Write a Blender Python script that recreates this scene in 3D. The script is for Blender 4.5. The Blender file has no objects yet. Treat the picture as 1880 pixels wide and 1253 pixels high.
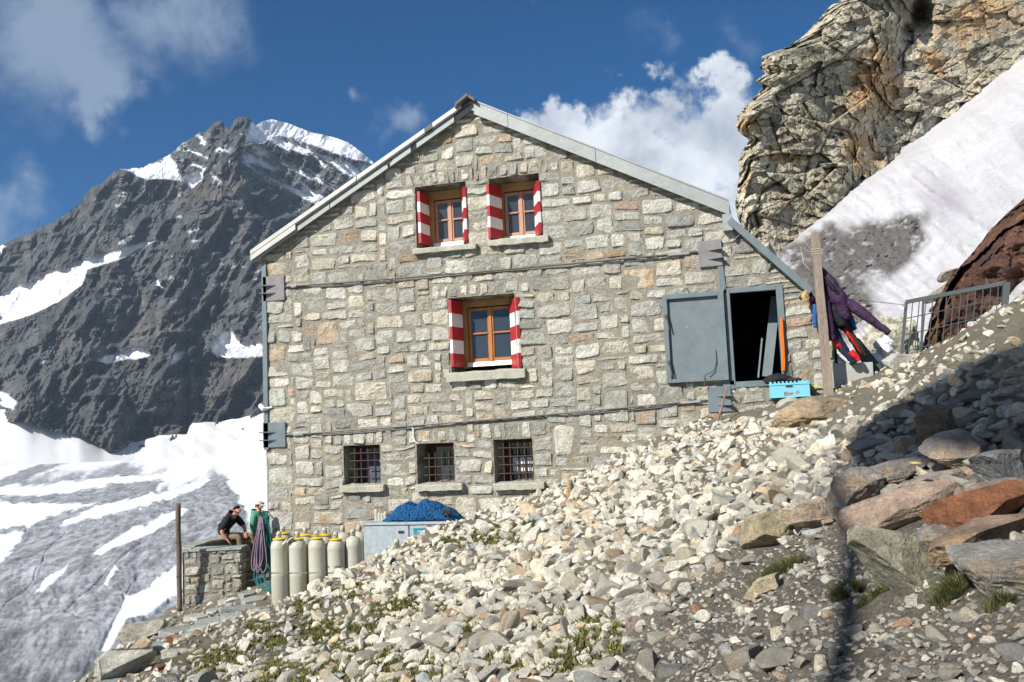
import bpy, bmesh, math, random
import numpy as np
from math import radians, sin, cos, pi
SC = bpy.context.scene; COL = SC.collection
RNG = np.random.default_rng(7)
# ------------------------------------------------------------------ camera
W, H, F = 1880., 1253., 1700.
def _rot(y, p, r):
    f = np.array([-sin(y)*cos(p), cos(y)*cos(p), sin(p)]); rt = np.array([cos(y), sin(y), 0.]); up = np.cross(rt, f)
    return rt*cos(r)+up*sin(r), -rt*sin(r)+up*cos(r), f
CR, CU, CF = _rot(*np.radians([15.42, 5.25, -2.53]))
CAM = np.array([0., -17., 0.])
def ray(px, py):
    px = np.asarray(px, float)[..., None]; py = np.asarray(py, float)[..., None]
    return CF + CR*(px-W/2)/F - CU*(py-H/2)/F
def onY(px, py, Y=0.):
    d = ray(px, py); return CAM + d*(Y-CAM[1])/d[1]
def onZ(px, py, Z):
    d = ray(px, py); return CAM + d*Z/d[2]
def at(px, py, dep): return CAM + ray(px, py)*np.asarray(dep, float)[..., None]
def proj(P):
    v = np.asarray(P)-CAM; z = v@CF; z = np.where(np.abs(z) < 1e-6, 1e-6, z)
    return W/2+F*(v@CR)/z, H/2-F*(v@CU)/z, z
cd = bpy.data.cameras.new('camera'); cam = bpy.data.objects.new('camera', cd); COL.objects.link(cam); SC.camera = cam
from mathutils import Matrix, Vector
cam.matrix_world = Matrix(((CR[0], CU[0], -CF[0], CAM[0]), (CR[1], CU[1], -CF[1], CAM[1]), (CR[2], CU[2], -CF[2], CAM[2]), (0, 0, 0, 1)))
cd.sensor_width = 36.; cd.lens = 36.*F/W; cd.clip_start = .05; cd.clip_end = 20000
# ------------------------------------------------------------------ noise
def _h(ix, iy, iz, seed):
    n = (ix.astype(np.int64)*374761393 + iy.astype(np.int64)*668265263 + iz.astype(np.int64)*2147483647 + seed*974634777) & 0xffffffff
    n = ((n ^ (n >> 13))*1274126177) & 0xffffffff; n = ((n ^ (n >> 16))*2246822519) & 0xffffffff
    return ((n ^ (n >> 15)) & 0xffffff)/16777215.
def vn(P, seed=0):
    P = np.asarray(P, float); i = np.floor(P).astype(np.int64); f = P-i; f = f*f*f*(f*(f*6-15)+10)
    r = 0.
    for a in (0, 1):
        for b in (0, 1):
            for c in (0, 1):
                w = (f[..., 0] if a else 1-f[..., 0])*(f[..., 1] if b else 1-f[..., 1])*(f[..., 2] if c else 1-f[..., 2])
                r = r + w*_h(i[..., 0]+a, i[..., 1]+b, i[..., 2]+c, seed)
    return r*2-1
def fbm(P, o=4, seed=0, g=.5, ridge=False):
    P = np.asarray(P, float); s = 0.; a = 1.; t = 0.
    for k in range(o):
        n = vn(P*(2.03**k)+k*7.13, seed+k)
        if ridge: n = 1-2*np.abs(n)
        s = s+a*n; t += a; a *= g
    return s/t
def worley(P, seed=0, jit=.9):
    P = np.asarray(P, float); i = np.floor(P).astype(np.int64); f = P-i
    d1 = np.full(P.shape[:-1], 9.); d2 = d1.copy(); idv = np.zeros(P.shape[:-1])
    for a in (-1, 0, 1):
        for b in (-1, 0, 1):
            for c in (-1, 0, 1):
                x, y, z = i[..., 0]+a, i[..., 1]+b, i[..., 2]+c
                q = (f[..., 0]-a-.5-jit*(_h(x, y, z, seed)-.5))**2+(f[..., 1]-b-.5-jit*(_h(x, y, z, seed+1)-.5))**2+(f[..., 2]-c-.5-jit*(_h(x, y, z, seed+2)-.5))**2
                hid = _h(x, y, z, seed+3); m = q < d1
                d2 = np.where(m, d1, np.minimum(d2, q)); idv = np.where(m, hid, idv); d1 = np.where(m, q, d1)
    return np.sqrt(d1), np.sqrt(d2), idv
def P3(x, y, z=0.):
    x = np.asarray(x, float); return np.stack([x, np.broadcast_to(y, x.shape), np.broadcast_to(z, x.shape)], -1)
def ss(a, b, x):
    t = np.clip((x-a)/(b-a), 0, 1); return t*t*(3-2*t)
def inpoly(px, py, poly):
    r = np.zeros(np.shape(px), bool); n = len(poly)
    for k in range(n):
        x1, y1 = poly[k]; x2, y2 = poly[(k+1) % n]
        c = ((y1 > py) != (y2 > py)) & (px < (x2-x1)*(py-y1)/((y2-y1) or 1e-9)+x1); r ^= c
    return r
def segdist(px, py, pts, closed=False):
    d = np.full(np.shape(px), 1e9); n = len(pts)
    for k in range(n if closed else n-1):
        x1, y1 = pts[k]; x2, y2 = pts[(k+1) % n]; L = (x2-x1)**2+(y2-y1)**2+1e-12
        t = np.clip(((px-x1)*(x2-x1)+(py-y1)*(y2-y1))/L, 0, 1)
        d = np.minimum(d, np.hypot(px-x1-t*(x2-x1), py-y1-t*(y2-y1)))
    return d
def soft(px, py, poly, w):   # signed-soft polygon mask 0..1
    d = segdist(px, py, poly, True); s = np.where(inpoly(px, py, poly), d, -d); return np.clip(.5+s/(2*w), 0, 1)
# ------------------------------------------------------------------ objects
WO = {}
def tag(o, label=None, cat=None, group=None, kind=None):
    if label: o['label'] = label
    if cat: o['category'] = cat
    if group: o['group'] = group
    if kind: o['kind'] = kind
    return o
def thing(name, label, cat, loc=(0, 0, 0), group=None):
    o = bpy.data.objects.new(name, None); o.empty_display_size = .1; COL.objects.link(o); o.location = [float(q) for q in loc]; WO[o.name] = np.array(loc, float)
    return tag(o, label, cat, group)
class MB:
    def __init__(s): s.v = []; s.f = []; s.m = []; s.c = []; s.n = 0
    def add(s, V, Fc, mi=0, col=(1, 1, 1)):
        V = np.asarray(V, float).reshape(-1, 3); s.v.append(V)
        c = np.asarray(col, float); c = np.broadcast_to(c, (len(V), 3)) if c.ndim == 1 else c.reshape(-1, 3); s.c.append(c)
        for f in Fc: s.f.append([int(i)+s.n for i in f]); s.m.append(mi)
        s.n += len(V); return s
    def box(s, a, b, mi=0, col=(1, 1, 1), bev=0.):
        a = np.minimum(a, b).astype(float) if False else np.array(a, float); b = np.array(b, float); lo = np.minimum(a, b); hi = np.maximum(a, b)
        return s.obox((lo+hi)/2, np.eye(3), (hi-lo)/2, mi, col, bev)
    def obox(s, c, ax, h, mi=0, col=(1, 1, 1), bev=0.):
        c = np.array(c, float); ax = np.array(ax, float); h = np.array(h, float)
        bv = min(bev, h.min()*.45)
        if bv <= 0:
            V = np.array([[x, y, z] for x in (-1, 1) for y in (-1, 1) for z in (-1, 1)])*h
            Fc = [(0, 1, 3, 2), (4, 6, 7, 5), (0, 4, 5, 1), (2, 3, 7, 6), (0, 2, 6, 4), (1, 5, 7, 3)]
            return s.add(V@ax+c, Fc, mi, col)
        bm = bmesh.new(); bmesh.ops.create_cube(bm, size=2)
        for v in bm.verts: v.co = Vector([v.co[k]*h[k] for k in range(3)])
        bmesh.ops.bevel(bm, geom=bm.edges[:], offset=bv, segments=1, profile=.5, affect='EDGES')
        V = np.array([v.co[:] for v in bm.verts]); Fc = [[v.index for v in f.verts] for f in bm.faces]; bm.free()
        return s.add(V@ax+c, Fc, mi, col)
    def bar(s, p, q, w, t, mi=0, up=(0, 0, 1), bev=0., col=(1, 1, 1)):
        p = np.array(p, float); q = np.array(q, float); d = q-p; L = np.linalg.norm(d); d /= L; u = np.array(up, float); r = np.cross(d, u)
        if np.linalg.norm(r) < 1e-6: r = np.cross(d, (1, 0, 0))
        r /= np.linalg.norm(r); u = np.cross(r, d)
        return s.obox((p+q)/2, np.array([d, r, u]), (L/2, w/2, t/2), mi, col, bev)
    def tube(s, pts, rad, seg=8, mi=0, col=(1, 1, 1), flat=None, cap=True):
        P = np.array(pts, float); n = len(P); rad = np.broadcast_to(np.asarray(rad, float), (n,)) if np.ndim(rad) <= 1 else rad
        T = np.gradient(P, axis=0); T /= np.linalg.norm(T, axis=1)[:, None]+1e-12
        u = np.cross(T[0], (0, 0, 1.)); u = u if np.linalg.norm(u) > .1 else np.cross(T[0], (1., 0, 0)); u /= np.linalg.norm(u)
        V = []
        for i in range(n):
            u = u-T[i]*(u@T[i]); u /= np.linalg.norm(u)+1e-12; w = np.cross(T[i], u)
            a = np.arange(seg)*2*pi/seg; ry = 1. if flat is None else flat
            V.append(P[i]+rad[i]*(np.cos(a)[:, None]*u+ry*np.sin(a)[:, None]*w))
        Fc = [(i*seg+j, i*seg+(j+1) % seg, (i+1)*seg+(j+1) % seg, (i+1)*seg+j) for i in range(n-1) for j in range(seg)]
        if cap: Fc += [list(range(seg))[::-1], [(n-1)*seg+j for j in range(seg)]]
        return s.add(np.concatenate(V), Fc, mi, col)
    def lathe(s, prof, c=(0, 0, 0), seg=24, mi=0, col=(1, 1, 1)):
        c = np.array(c, float); a = np.arange(seg)*2*pi/seg
        V = np.concatenate([np.stack([c[0]+r*np.cos(a), c[1]+r*np.sin(a), np.full(seg, c[2]+z)], -1) for r, z in prof]); n = len(prof)
        Fc = [(i*seg+j, i*seg+(j+1) % seg, (i+1)*seg+(j+1) % seg, (i+1)*seg+j) for i in range(n-1) for j in range(seg)]
        Fc += [list(range(seg))[::-1], [(n-1)*seg+j for j in range(seg)]]
        return s.add(V, Fc, mi, col)
    def build(s, name, mats, parent=None, loc=None, smooth=False, label=None, cat=None, group=None, kind=None):
        V = np.concatenate(s.v); Cc = np.concatenate(s.c)
        org = WO[parent.name] if parent is not None else (np.array(loc, float) if loc is not None else np.zeros(3))
        me = bpy.data.meshes.new(name); me.from_pydata((V-org).tolist(), [], s.f)
        if not isinstance(mats, (list, tuple)): mats = [mats]
        for m in mats: me.materials.append(m)
        me.polygons.foreach_set('material_index', s.m)
        me.polygons.foreach_set('use_smooth', [smooth]*len(s.f))
        at_ = me.attributes.new('col', 'FLOAT_COLOR', 'POINT'); at_.data.foreach_set('color', np.concatenate([Cc, np.ones((len(Cc), 1))], 1).ravel())
        o = bpy.data.objects.new(name, me); COL.objects.link(o)
        if parent is not None: o.parent = parent
        elif loc is not None: o.location = [float(q) for q in loc]
        WO[o.name] = org
        return tag(o, label, cat, group, kind)
def grid_faces(nr, nc, off=0, wrap=False):
    i = np.arange(nr-1)[:, None]*nc; j = np.arange(nc-1)[None]; a = (i+j).ravel()+off
    return np.stack([a, a+1, a+nc+1, a+nc], 1)
def mesh_np(name, V, Q, mats, cols=None, smooth=False, parent=None, loc=None, extra=None, **kw):
    V = np.asarray(V, float).reshape(-1, 3); Q = np.asarray(Q); k = Q.shape[1]
    org = WO[parent.name] if parent is not None else (np.array(loc, float) if loc is not None else np.zeros(3))
    me = bpy.data.meshes.new(name); me.vertices.add(len(V)); me.vertices.foreach_set('co', (V-org).ravel())
    me.loops.add(Q.size); me.loops.foreach_set('vertex_index', Q.ravel().astype(np.int32))
    me.polygons.add(len(Q)); me.polygons.foreach_set('loop_start', np.arange(0, Q.size, k, dtype=np.int32))
    try: me.polygons.foreach_set('loop_total', np.full(len(Q), k, np.int32))
    except Exception: pass
    me.update(calc_edges=True); me.validate()
    me.polygons.foreach_set('use_smooth', np.full(len(me.polygons), smooth))
    me.materials.append(mats)
    if cols is not None:
        a = me.attributes.new('col', 'FLOAT_COLOR', 'POINT'); c = np.asarray(cols, float).reshape(-1, 3)
        a.data.foreach_set('color', np.concatenate([c, np.ones((len(c), 1))], 1).ravel())
    for nm, ar in (extra or {}).items():
        a = me.attributes.new(nm, 'FLOAT', 'POINT'); a.data.foreach_set('value', np.asarray(ar, float).ravel())
    o = bpy.data.objects.new(name, me); COL.objects.link(o)
    if parent is not None: o.parent = parent
    elif loc is not None: o.location = [float(q) for q in loc]
    WO[o.name] = org
    return tag(o, **kw) if kw else o
# ------------------------------------------------------------------ materials
def mat(name, col=(.5, .5, .5), attr=False, rough=.85, metal=0., spec=.3, noise=(), bump=(), stretch=None, trans=0., hue=None):
    """noise: (scale, amount, detail); bump: (scale, height in m)"""
    m = bpy.data.materials.new(name); m.use_nodes = True; N = m.node_tree.nodes; L = m.node_tree.links
    b = N['Principled BSDF']; b.inputs['Roughness'].default_value = rough; b.inputs['Metallic'].default_value = metal
    b.inputs['Specular IOR Level'].default_value = spec
    tc = N.new('ShaderNodeTexCoord'); vec = tc.outputs['Object']
    if stretch:
        mp = N.new('ShaderNodeMapping'); L.new(vec, mp.inputs[0]); mp.inputs['Scale'].default_value = stretch; vec = mp.outputs[0]
    if attr:
        a = N.new('ShaderNodeAttribute'); a.attribute_name = 'col'; c = a.outputs['Color']
    else:
        a = N.new('ShaderNodeRGB'); a.outputs[0].default_value = (*col, 1); c = a.outputs[0]
    for k, nz in enumerate(noise):
        n = N.new('ShaderNodeTexNoise'); n.inputs['Scale'].default_value = nz[0]; n.inputs['Detail'].default_value = nz[2] if len(nz) > 2 else 5; n.inputs['Roughness'].default_value = .65
        L.new(vec, n.inputs['Vector'])
        r = N.new('ShaderNodeMapRange'); r.inputs[1].default_value = .3; r.inputs[2].default_value = .7; r.inputs[3].default_value = 1-nz[1]; r.inputs[4].default_value = 1+nz[1]
        L.new(n.outputs['Fac'], r.inputs[0])
        x = N.new('ShaderNodeVectorMath'); x.operation = 'SCALE'; L.new(c, x.inputs[0]); L.new(r.outputs[0], x.inputs['Scale']); c = x.outputs[0]
    if hue:   # (colour, scale, lo, hi, amount)
        n = N.new('ShaderNodeTexNoise'); n.inputs['Scale'].default_value = hue[1]; n.inputs['Detail'].default_value = 6; n.inputs['Roughness'].default_value = .6; L.new(vec, n.inputs['Vector'])
        r = N.new('ShaderNodeMapRange'); r.inputs[1].default_value = hue[2]; r.inputs[2].default_value = hue[3]; r.inputs[4].default_value = hue[4]; L.new(n.outputs['Fac'], r.inputs[0])
        x = N.new('ShaderNodeMix'); x.data_type = 'RGBA'; L.new(r.outputs[0], x.inputs[0]); L.new(c, x.inputs[6]); x.inputs[7].default_value = (*hue[0], 1); c = x.outputs[2]
    L.new(c, b.inputs['Base Color'])
    prev = None
    for bp in bump:
        n = N.new('ShaderNodeTexNoise'); n.inputs['Scale'].default_value = bp[0]; n.inputs['Detail'].default_value = 7; n.inputs['Roughness'].default_value = .65; L.new(vec, n.inputs['Vector'])
        u = N.new('ShaderNodeBump'); u.inputs['Strength'].default_value = 1.; u.inputs['Distance'].default_value = bp[1]; L.new(n.outputs['Fac'], u.inputs['Height'])
        if prev: L.new(prev, u.inputs['Normal'])
        prev = u.outputs[0]
    if prev: L.new(prev, b.inputs['Normal'])
    return m
M = dict(
    wall=mat('masonry', attr=True, noise=((1.2, .12), (9, .22), (42, .42)), bump=((30, .03), (120, .01)), hue=((.20, .19, .13), 2.3, .55, .75, .35)),
    mortar=mat('mortar', attr=True, noise=((3, .15), (40, .25)), bump=((60, .015),)),
    rock=mat('rock', attr=True, noise=((2, .15), (14, .25), (60, .3)), bump=((12, .05), (60, .02)), hue=((.36, .25, .13), 3., .6, .75, .35)),
    cliff=mat('cliff_rock', attr=True, noise=((.6, .2), (4, .3), (20, .35)), bump=((2.5, .12), (10, .07)), hue=((.18, .17, .15), 1.6, .60, .75, .35)),
    ground=mat('gravel_ground', attr=True, noise=((3, .2), (30, .45), (110, .5)), bump=((25, .06), (90, .03))),
    mountain=mat('mountain_rock', attr=True, noise=((.01, .2), (.05, .3)), bump=((.02, 6), (.08, 2)), rough=.95, spec=.1),
    snow=mat('snow', attr=True, rough=.6, spec=.3, noise=((.8, .05), (6, .06)), bump=((1.2, .12), (8, .03))),
    ice=mat('glacier_ice', attr=True, rough=.7, spec=.2, noise=((.06, .12), (.4, .16)), bump=((.12, .8), (.8, .2))),
    zinc=mat('zinc_sheet', (.27, .29, .285), rough=.55, metal=.3, noise=((1.5, .12), (20, .08)), bump=((3, .01),)),
    zincd=mat('dark_metal_and_slot', (.10, .09, .09), rough=.6, metal=.3, noise=((3, .2),)),
    steel=mat('grey_painted_steel', (.13, .165, .18), rough=.5, spec=.4, noise=((4, .14), (50, .08)), bump=((6, .006), (30, .002),), hue=((.17, .12, .09), 5., .64, .8, .45)),
    steelr=mat('brownish_grey_steel', (.20, .19, .19), rough=.55, noise=((6, .2), (60, .1)), bump=((30, .003),)),
    gate=mat('gate_steel', (.075, .09, .095), rough=.5),
    rust=mat('rusty_iron', (.075, .048, .04), rough=.85, noise=((30, .3),)),
    cable=mat('steel_cable', (.10, .10, .095), rough=.5, metal=.5),
    redp=mat('red_paint', (.38, .022, .028), rough=.4, spec=.5, noise=((8, .12),)),
    whitep=mat('white_paint', (.72, .71, .68), rough=.45, noise=((8, .08),)),
    woodl=mat('golden_wood', (.36, .20, .07), rough=.5, noise=((3, .2), (40, .15)), stretch=(1, 1, .15)),
    woodp=mat('pinkish_wood', (.42, .24, .16), rough=.5, noise=((6, .15), (50, .12)), stretch=(1, 1, .2)),
    woodo=mat('orange_wood', (.38, .15, .045), rough=.45, noise=((6, .2), (50, .12)), stretch=(1, 1, .2)),
    woodd=mat('dark_wood', (.07, .035, .02), rough=.6, noise=((8, .2),)),
    woodg=mat('weathered_timber', (.27, .22, .18), rough=.9, noise=((4, .25), (40, .35)), stretch=(3, 3, .25), bump=((30, .02),), hue=((.3, .15, .10), 5, .55, .7, .4)),
    woodk=mat('dark_weathered_timber', (.15, .12, .09), rough=.9, noise=((6, .25), (50, .3)), stretch=(3, 3, .3), bump=((30, .02),)),
    concrete=mat('concrete', (.36, .36, .34), rough=.9, noise=((4, .12), (40, .15)), bump=((40, .01),)),
    sill=mat('cast_stone_sill', (.38, .37, .31), rough=.9, noise=((5, .2), (60, .35)), bump=((40, .02),)),
    dark=mat('dark_interior', (.012, .012, .013), rough=.95, spec=.05),
    tank=mat('cream_enamel', (.42, .41, .34), rough=.45, spec=.4, noise=((2.5, .09), (30, .10)), hue=((.22, .17, .12), 5., .60, .80, .45)),
    cap=mat('cylinder_cap', (.40, .39, .33), rough=.5, noise=((12, .12),)),
    yellow=mat('yellow_plastic', (.62, .46, .03), rough=.5),
    black=mat('black_print', (.03, .03, .035), rough=.6),
    blue=mat('blue_rope', (.006, .075, .20), rough=.8, noise=((60, .3),)),
    teal=mat('teal_rope', (.015, .13, .13), rough=.8, noise=((90, .4),)),
    purple=mat('mauve_rope', (.20, .15, .20), rough=.85, noise=((120, .55),)),
    orange=mat('orange_rope', (.75, .16, .015), rough=.7, noise=((90, .2),)),
    galv=mat('galvanised_cabinet', (.34, .39, .42), rough=.5, metal=.3, noise=((12, .16, 2), (60, .1))),
    crate=mat('light_blue_plastic', (.16, .48, .60), rough=.4, spec=.5),
    signt=mat('teal_plate', (.02, .20, .24), rough=.4),
    skin=mat('skin', (.50, .25, .16), rough=.6),
    hair=mat('brown_hair', (.05, .03, .02), rough=.8),
    tee=mat('black_tshirt', (.012, .013, .018), rough=.85, bump=((25, .02),)),
    khaki=mat('khaki_trousers', (.20, .16, .10), rough=.9, bump=((20, .03),), noise=((6, .15),)),
    mint=mat('mint_pullover', (.10, .30, .22), rough=.9, bump=((20, .03),)),
    shoe=mat('dark_boot', (.03, .025, .025), rough=.8),
    capf=mat('pale_cap', (.50, .46, .36), rough=.9),
    jpur=mat('purple_fabric', (.055, .025, .07), rough=.75, noise=((14, .25),), bump=((14, .05),)),
    jblk=mat('black_fabric', (.012, .014, .018), rough=.7, bump=((14, .04),)),
    jblu=mat('blue_fabric', (.02, .11, .30), rough=.7, bump=((14, .04),)),
    jred=mat('red_fabric', (.55, .02, .02), rough=.6, bump=((14, .04),)),
    jgrn=mat('dark_green_sheet', (.05, .075, .065), rough=.6),
    moss=mat('moss', attr=True, rough=.95, noise=((30, .3),)),
)
def glassmat():
    m = bpy.data.materials.new('window_glass'); m.use_nodes = True; b = m.node_tree.nodes['Principled BSDF']
    b.inputs['Base Color'].default_value = (.035, .045, .055, 1); b.inputs['Roughness'].default_value = .06; b.inputs['Specular IOR Level'].default_value = .5
    b.inputs['Coat Weight'].default_value = .25; b.inputs['Coat Roughness'].default_value = .03
    return m
M['glass'] = glassmat()
# ------------------------------------------------------------------ sky, sun
SUND = np.array([.60, 1., -.86]); SUND /= np.linalg.norm(SUND)
def world():
    w = bpy.data.worlds.new('World'); SC.world = w; w.use_nodes = True; N = w.node_tree.nodes; L = w.node_tree.links
    bg = N['Background']; sky = N.new('ShaderNodeTexSky'); sky.sky_type = 'NISHITA'; sky.sun_disc = False
    el = math.asin(-SUND[2]); sky.sun_elevation = el
    sky.sun_rotation = math.atan2(-SUND[0], -SUND[1])
    sky.altitude = 3000; sky.air_density = 1.; sky.dust_density = .15; sky.ozone_density = 5.
    tc = N.new('ShaderNodeTexCoord'); d = tc.outputs['Generated']
    nn = N.new('ShaderNodeTexNoise'); nn.inputs['Scale'].default_value = 9; nn.inputs['Detail'].default_value = 6; nn.inputs['Roughness'].default_value = .6; L.new(d, nn.inputs['Vector'])
    va = N.new('ShaderNodeVectorMath'); va.operation = 'MULTIPLY_ADD'; L.new(nn.outputs['Color'], va.inputs[0]); va.inputs[1].default_value = (.17, .17, .17); va.inputs[2].default_value = (-.085, -.085, -.085)
    vb = N.new('ShaderNodeVectorMath'); vb.operation = 'ADD'; L.new(d, vb.inputs[0]); L.new(va.outputs[0], vb.inputs[1]); dd = vb.outputs[0]
    def nz(scale, det, off=0., st=(1, 1, 1), rough=.6, dist=0.):
        mp = N.new('ShaderNodeMapping'); mp.inputs['Location'].default_value = (off, off*.7, off*1.3); mp.inputs['Scale'].default_value = st
        n = N.new('ShaderNodeTexNoise'); n.inputs['Scale'].default_value = scale; n.inputs['Detail'].default_value = det; n.inputs['Roughness'].default_value = rough; n.inputs['Distortion'].default_value = dist
        L.new(d, mp.inputs[0]); L.new(mp.outputs[0], n.inputs['Vector']); return n.outputs['Fac']
    def math_(op, a, b):
        m = N.new('ShaderNodeMath'); m.operation = op
        for k, q in enumerate((a, b)):
            if isinstance(q, (int, float)): m.inputs[k].default_value = q
            else: L.new(q, m.inputs[k])
        return m.outputs[0]
    def blobs(lst):
        acc = None
        for px, py, r, wt in lst:
            c = np.array(px, float) if np.ndim(px) else ray(px, py); c = c/np.linalg.norm(c)
            v = N.new('ShaderNodeVectorMath'); v.operation = 'DISTANCE'; L.new(dd, v.inputs[0]); v.inputs[1].default_value = c/np.linalg.norm(c)
            mr = N.new('ShaderNodeMapRange'); mr.interpolation_type = 'SMOOTHSTEP'; L.new(v.outputs['Value'], mr.inputs[0]); mr.inputs[1].default_value = r/1700.; mr.inputs[2].default_value = 0.; mr.inputs[4].default_value = wt
            acc = mr.outputs[0] if acc is None else math_('MAXIMUM', acc, mr.outputs[0])
        return acc
    # thick cumulus behind the roof, plus unseen clouds added behind the camera to fill shade
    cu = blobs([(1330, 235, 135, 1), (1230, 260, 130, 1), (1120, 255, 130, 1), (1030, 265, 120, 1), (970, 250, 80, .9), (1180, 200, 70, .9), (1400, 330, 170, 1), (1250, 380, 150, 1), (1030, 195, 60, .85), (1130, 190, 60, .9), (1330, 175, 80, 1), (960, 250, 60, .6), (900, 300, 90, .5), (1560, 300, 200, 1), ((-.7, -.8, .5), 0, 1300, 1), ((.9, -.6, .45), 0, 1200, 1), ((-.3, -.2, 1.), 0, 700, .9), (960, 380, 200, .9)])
    n1 = nz(16, 8, 3., rough=.62)
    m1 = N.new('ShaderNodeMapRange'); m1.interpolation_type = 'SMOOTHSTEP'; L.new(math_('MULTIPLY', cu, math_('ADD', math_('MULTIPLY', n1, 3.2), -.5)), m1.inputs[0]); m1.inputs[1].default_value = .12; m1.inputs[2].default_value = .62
    # thin veils
    ci = blobs([(90, 60, 230, 1), (200, 190, 100, 1), (150, 130, 140, .9), (330, 20, 170, .95), (215, 240, 60, .8), (0, 370, 130, 1.), (20, 420, 110, 1), (665, 155, 50, .75), (740, 225, 75, .85), (1205, 90, 75, .6), (870, 145, 60, .5), (990, 10, 40, .5), (1340, 60, 70, .5), (265, 260, 40, .5), (700, 260, 50, .6)])
    n2 = nz(9, 9, 11., rough=.63, dist=.4)
    m2 = N.new('ShaderNodeMapRange'); m2.interpolation_type = 'SMOOTHSTEP'; L.new(math_('MULTIPLY', ci, math_('ADD', math_('MULTIPLY', n2, 4.), -1.)), m2.inputs[0]); m2.inputs[1].default_value = .1; m2.inputs[2].default_value = 1.25; m2.inputs[4].default_value = .8
    # cloud colours
    n3 = nz(14, 6, 6.)
    cr = N.new('ShaderNodeMapRange'); L.new(n3, cr.inputs[0]); cr.inputs[1].default_value = .35; cr.inputs[2].default_value = .65
    cm = N.new('ShaderNodeMix'); cm.data_type = 'RGBA'; L.new(cr.outputs[0], cm.inputs[0]); cm.inputs[6].default_value = (3.6, 4.1, 4.9, 1); cm.inputs[7].default_value = (7.2, 7.6, 8.2, 1)
    hs = N.new('ShaderNodeHueSaturation'); hs.inputs['Saturation'].default_value = 1.68; hs.inputs['Value'].default_value = .68; L.new(sky.outputs[0], hs.inputs['Color'])
    x1 = N.new('ShaderNodeMix'); x1.data_type = 'RGBA'; L.new(m2.outputs[0], x1.inputs[0]); L.new(hs.outputs[0], x1.inputs[6]); x1.inputs[7].default_value = (2.6, 3.3, 4.4, 1)
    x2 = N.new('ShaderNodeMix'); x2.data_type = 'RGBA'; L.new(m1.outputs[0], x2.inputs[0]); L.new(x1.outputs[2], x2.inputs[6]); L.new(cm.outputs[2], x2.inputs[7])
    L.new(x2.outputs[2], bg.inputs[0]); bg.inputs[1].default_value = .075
world()
sl = bpy.data.lights.new('sun', 'SUN'); sl.energy = 4.; sl.angle = radians(.53); sl.color = (1., .95, .87)
so = bpy.data.objects.new('sun', sl); COL.objects.link(so); so.rotation_euler = Vector(SUND).to_track_quat('-Z', 'Y').to_euler(); so.location = (-20, -40, 40)
SC.view_settings.view_transform = 'Standard'; SC.view_settings.look = 'None'; SC.view_settings.exposure = .78; SC.view_settings.gamma = 1.
# ------------------------------------------------------------------ terrain height
ctl = []
for px, py, Y in [(850, 948, -.2), (1000, 908, 0), (1130, 842, 0), (1290, 777, 0), (1430, 738, 0), (1520, 727, -.4), (700, 1020, -2.), (620, 1055, -2.2), (500, 1112, -2.3), (800, 968, -1.5)]:
    ctl.append(onY(px, py, Y))
for px, py, dep in [(1600, 690, 15.5), (1700, 650, 13), (1800, 590, 11.5), (1880, 545, 10.5), (2000, 470, 9.5), (600, 1150, 13.2), (900, 1100, 10.6), (1200, 1000, 10), (1200, 1253, 5.5), (1400, 1100, 6.3), (1600, 1100, 5), (1600, 1253, 3.9), (1880, 1253, 3.3),
        (1880, 1000, 4.4), (1700, 910, 6.2), (1880, 800, 6.2), (1880, 650, 8.4), (1560, 860, 8.8), (1560, 770, 12), (1400, 850, 12), (1280, 900, 11.3), (1250, 830, 14), (940, 1253, 6.4), (600, 1253, 8.6), (400, 1200, 13.2), (180, 1253, 12.6), (250, 1190, 15), (340, 1128, 18.5), (430, 1100, 19.5), (1000, 960, 14), (1650, 760, 10.)]:
    ctl.append(at(px, py, dep))
# behind and beside
for q in [(-10.2, .5, -3.22), (-11.5, 2.5, -3.25), (-9., -.8, -3.2), (-8, -.6, -3.0), (-12.5, 3., -3.4), (2.6, 1.5, .75), (4.5, 1., 1.5), (6, -3, 3.0), (0, -17, -1.6), (3, -17, -.7), (-3, -17, -2.4), (-6, -17, -3.4), (0, -24, -2.), (8, -17, 1.2), (8, 4, 3.5), (-8, -24, -4.5), (2, 6, 1.5), (-2, 3, .2)]:
    ctl.append(np.array(q, float))
ctl = np.array(ctl)
def _rbf():
    A = ctl[:, :2]; n = len(A); D = np.linalg.norm(A[:, None]-A[None], axis=-1); Kk = D + 0
    Pm = np.concatenate([np.ones((n, 1)), A], 1); S = np.zeros((n+3, n+3)); S[:n, :n] = Kk - np.eye(n)*.25; S[:n, n:] = Pm; S[n:, :n] = Pm.T
    return np.linalg.solve(S, np.concatenate([ctl[:, 2], [0, 0, 0]]))
RB = _rbf()
EDGE = [tuple(at(px, py, d)[:2]) for px, py, d in [(20, 1300, 10.8), (85, 1253, 12.2), (190, 1190, 15), (310, 1120, 19)]]
EDGE = [(-12, -26)] + EDGE + [(-13.9, 1.6), (-13.4, 4.6), (-10.5, 6.), (-9.8, 7), (-9.8, 60)]
EPOLY = EDGE + [(200, 60), (200, -60), (-12, -60)]
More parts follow.
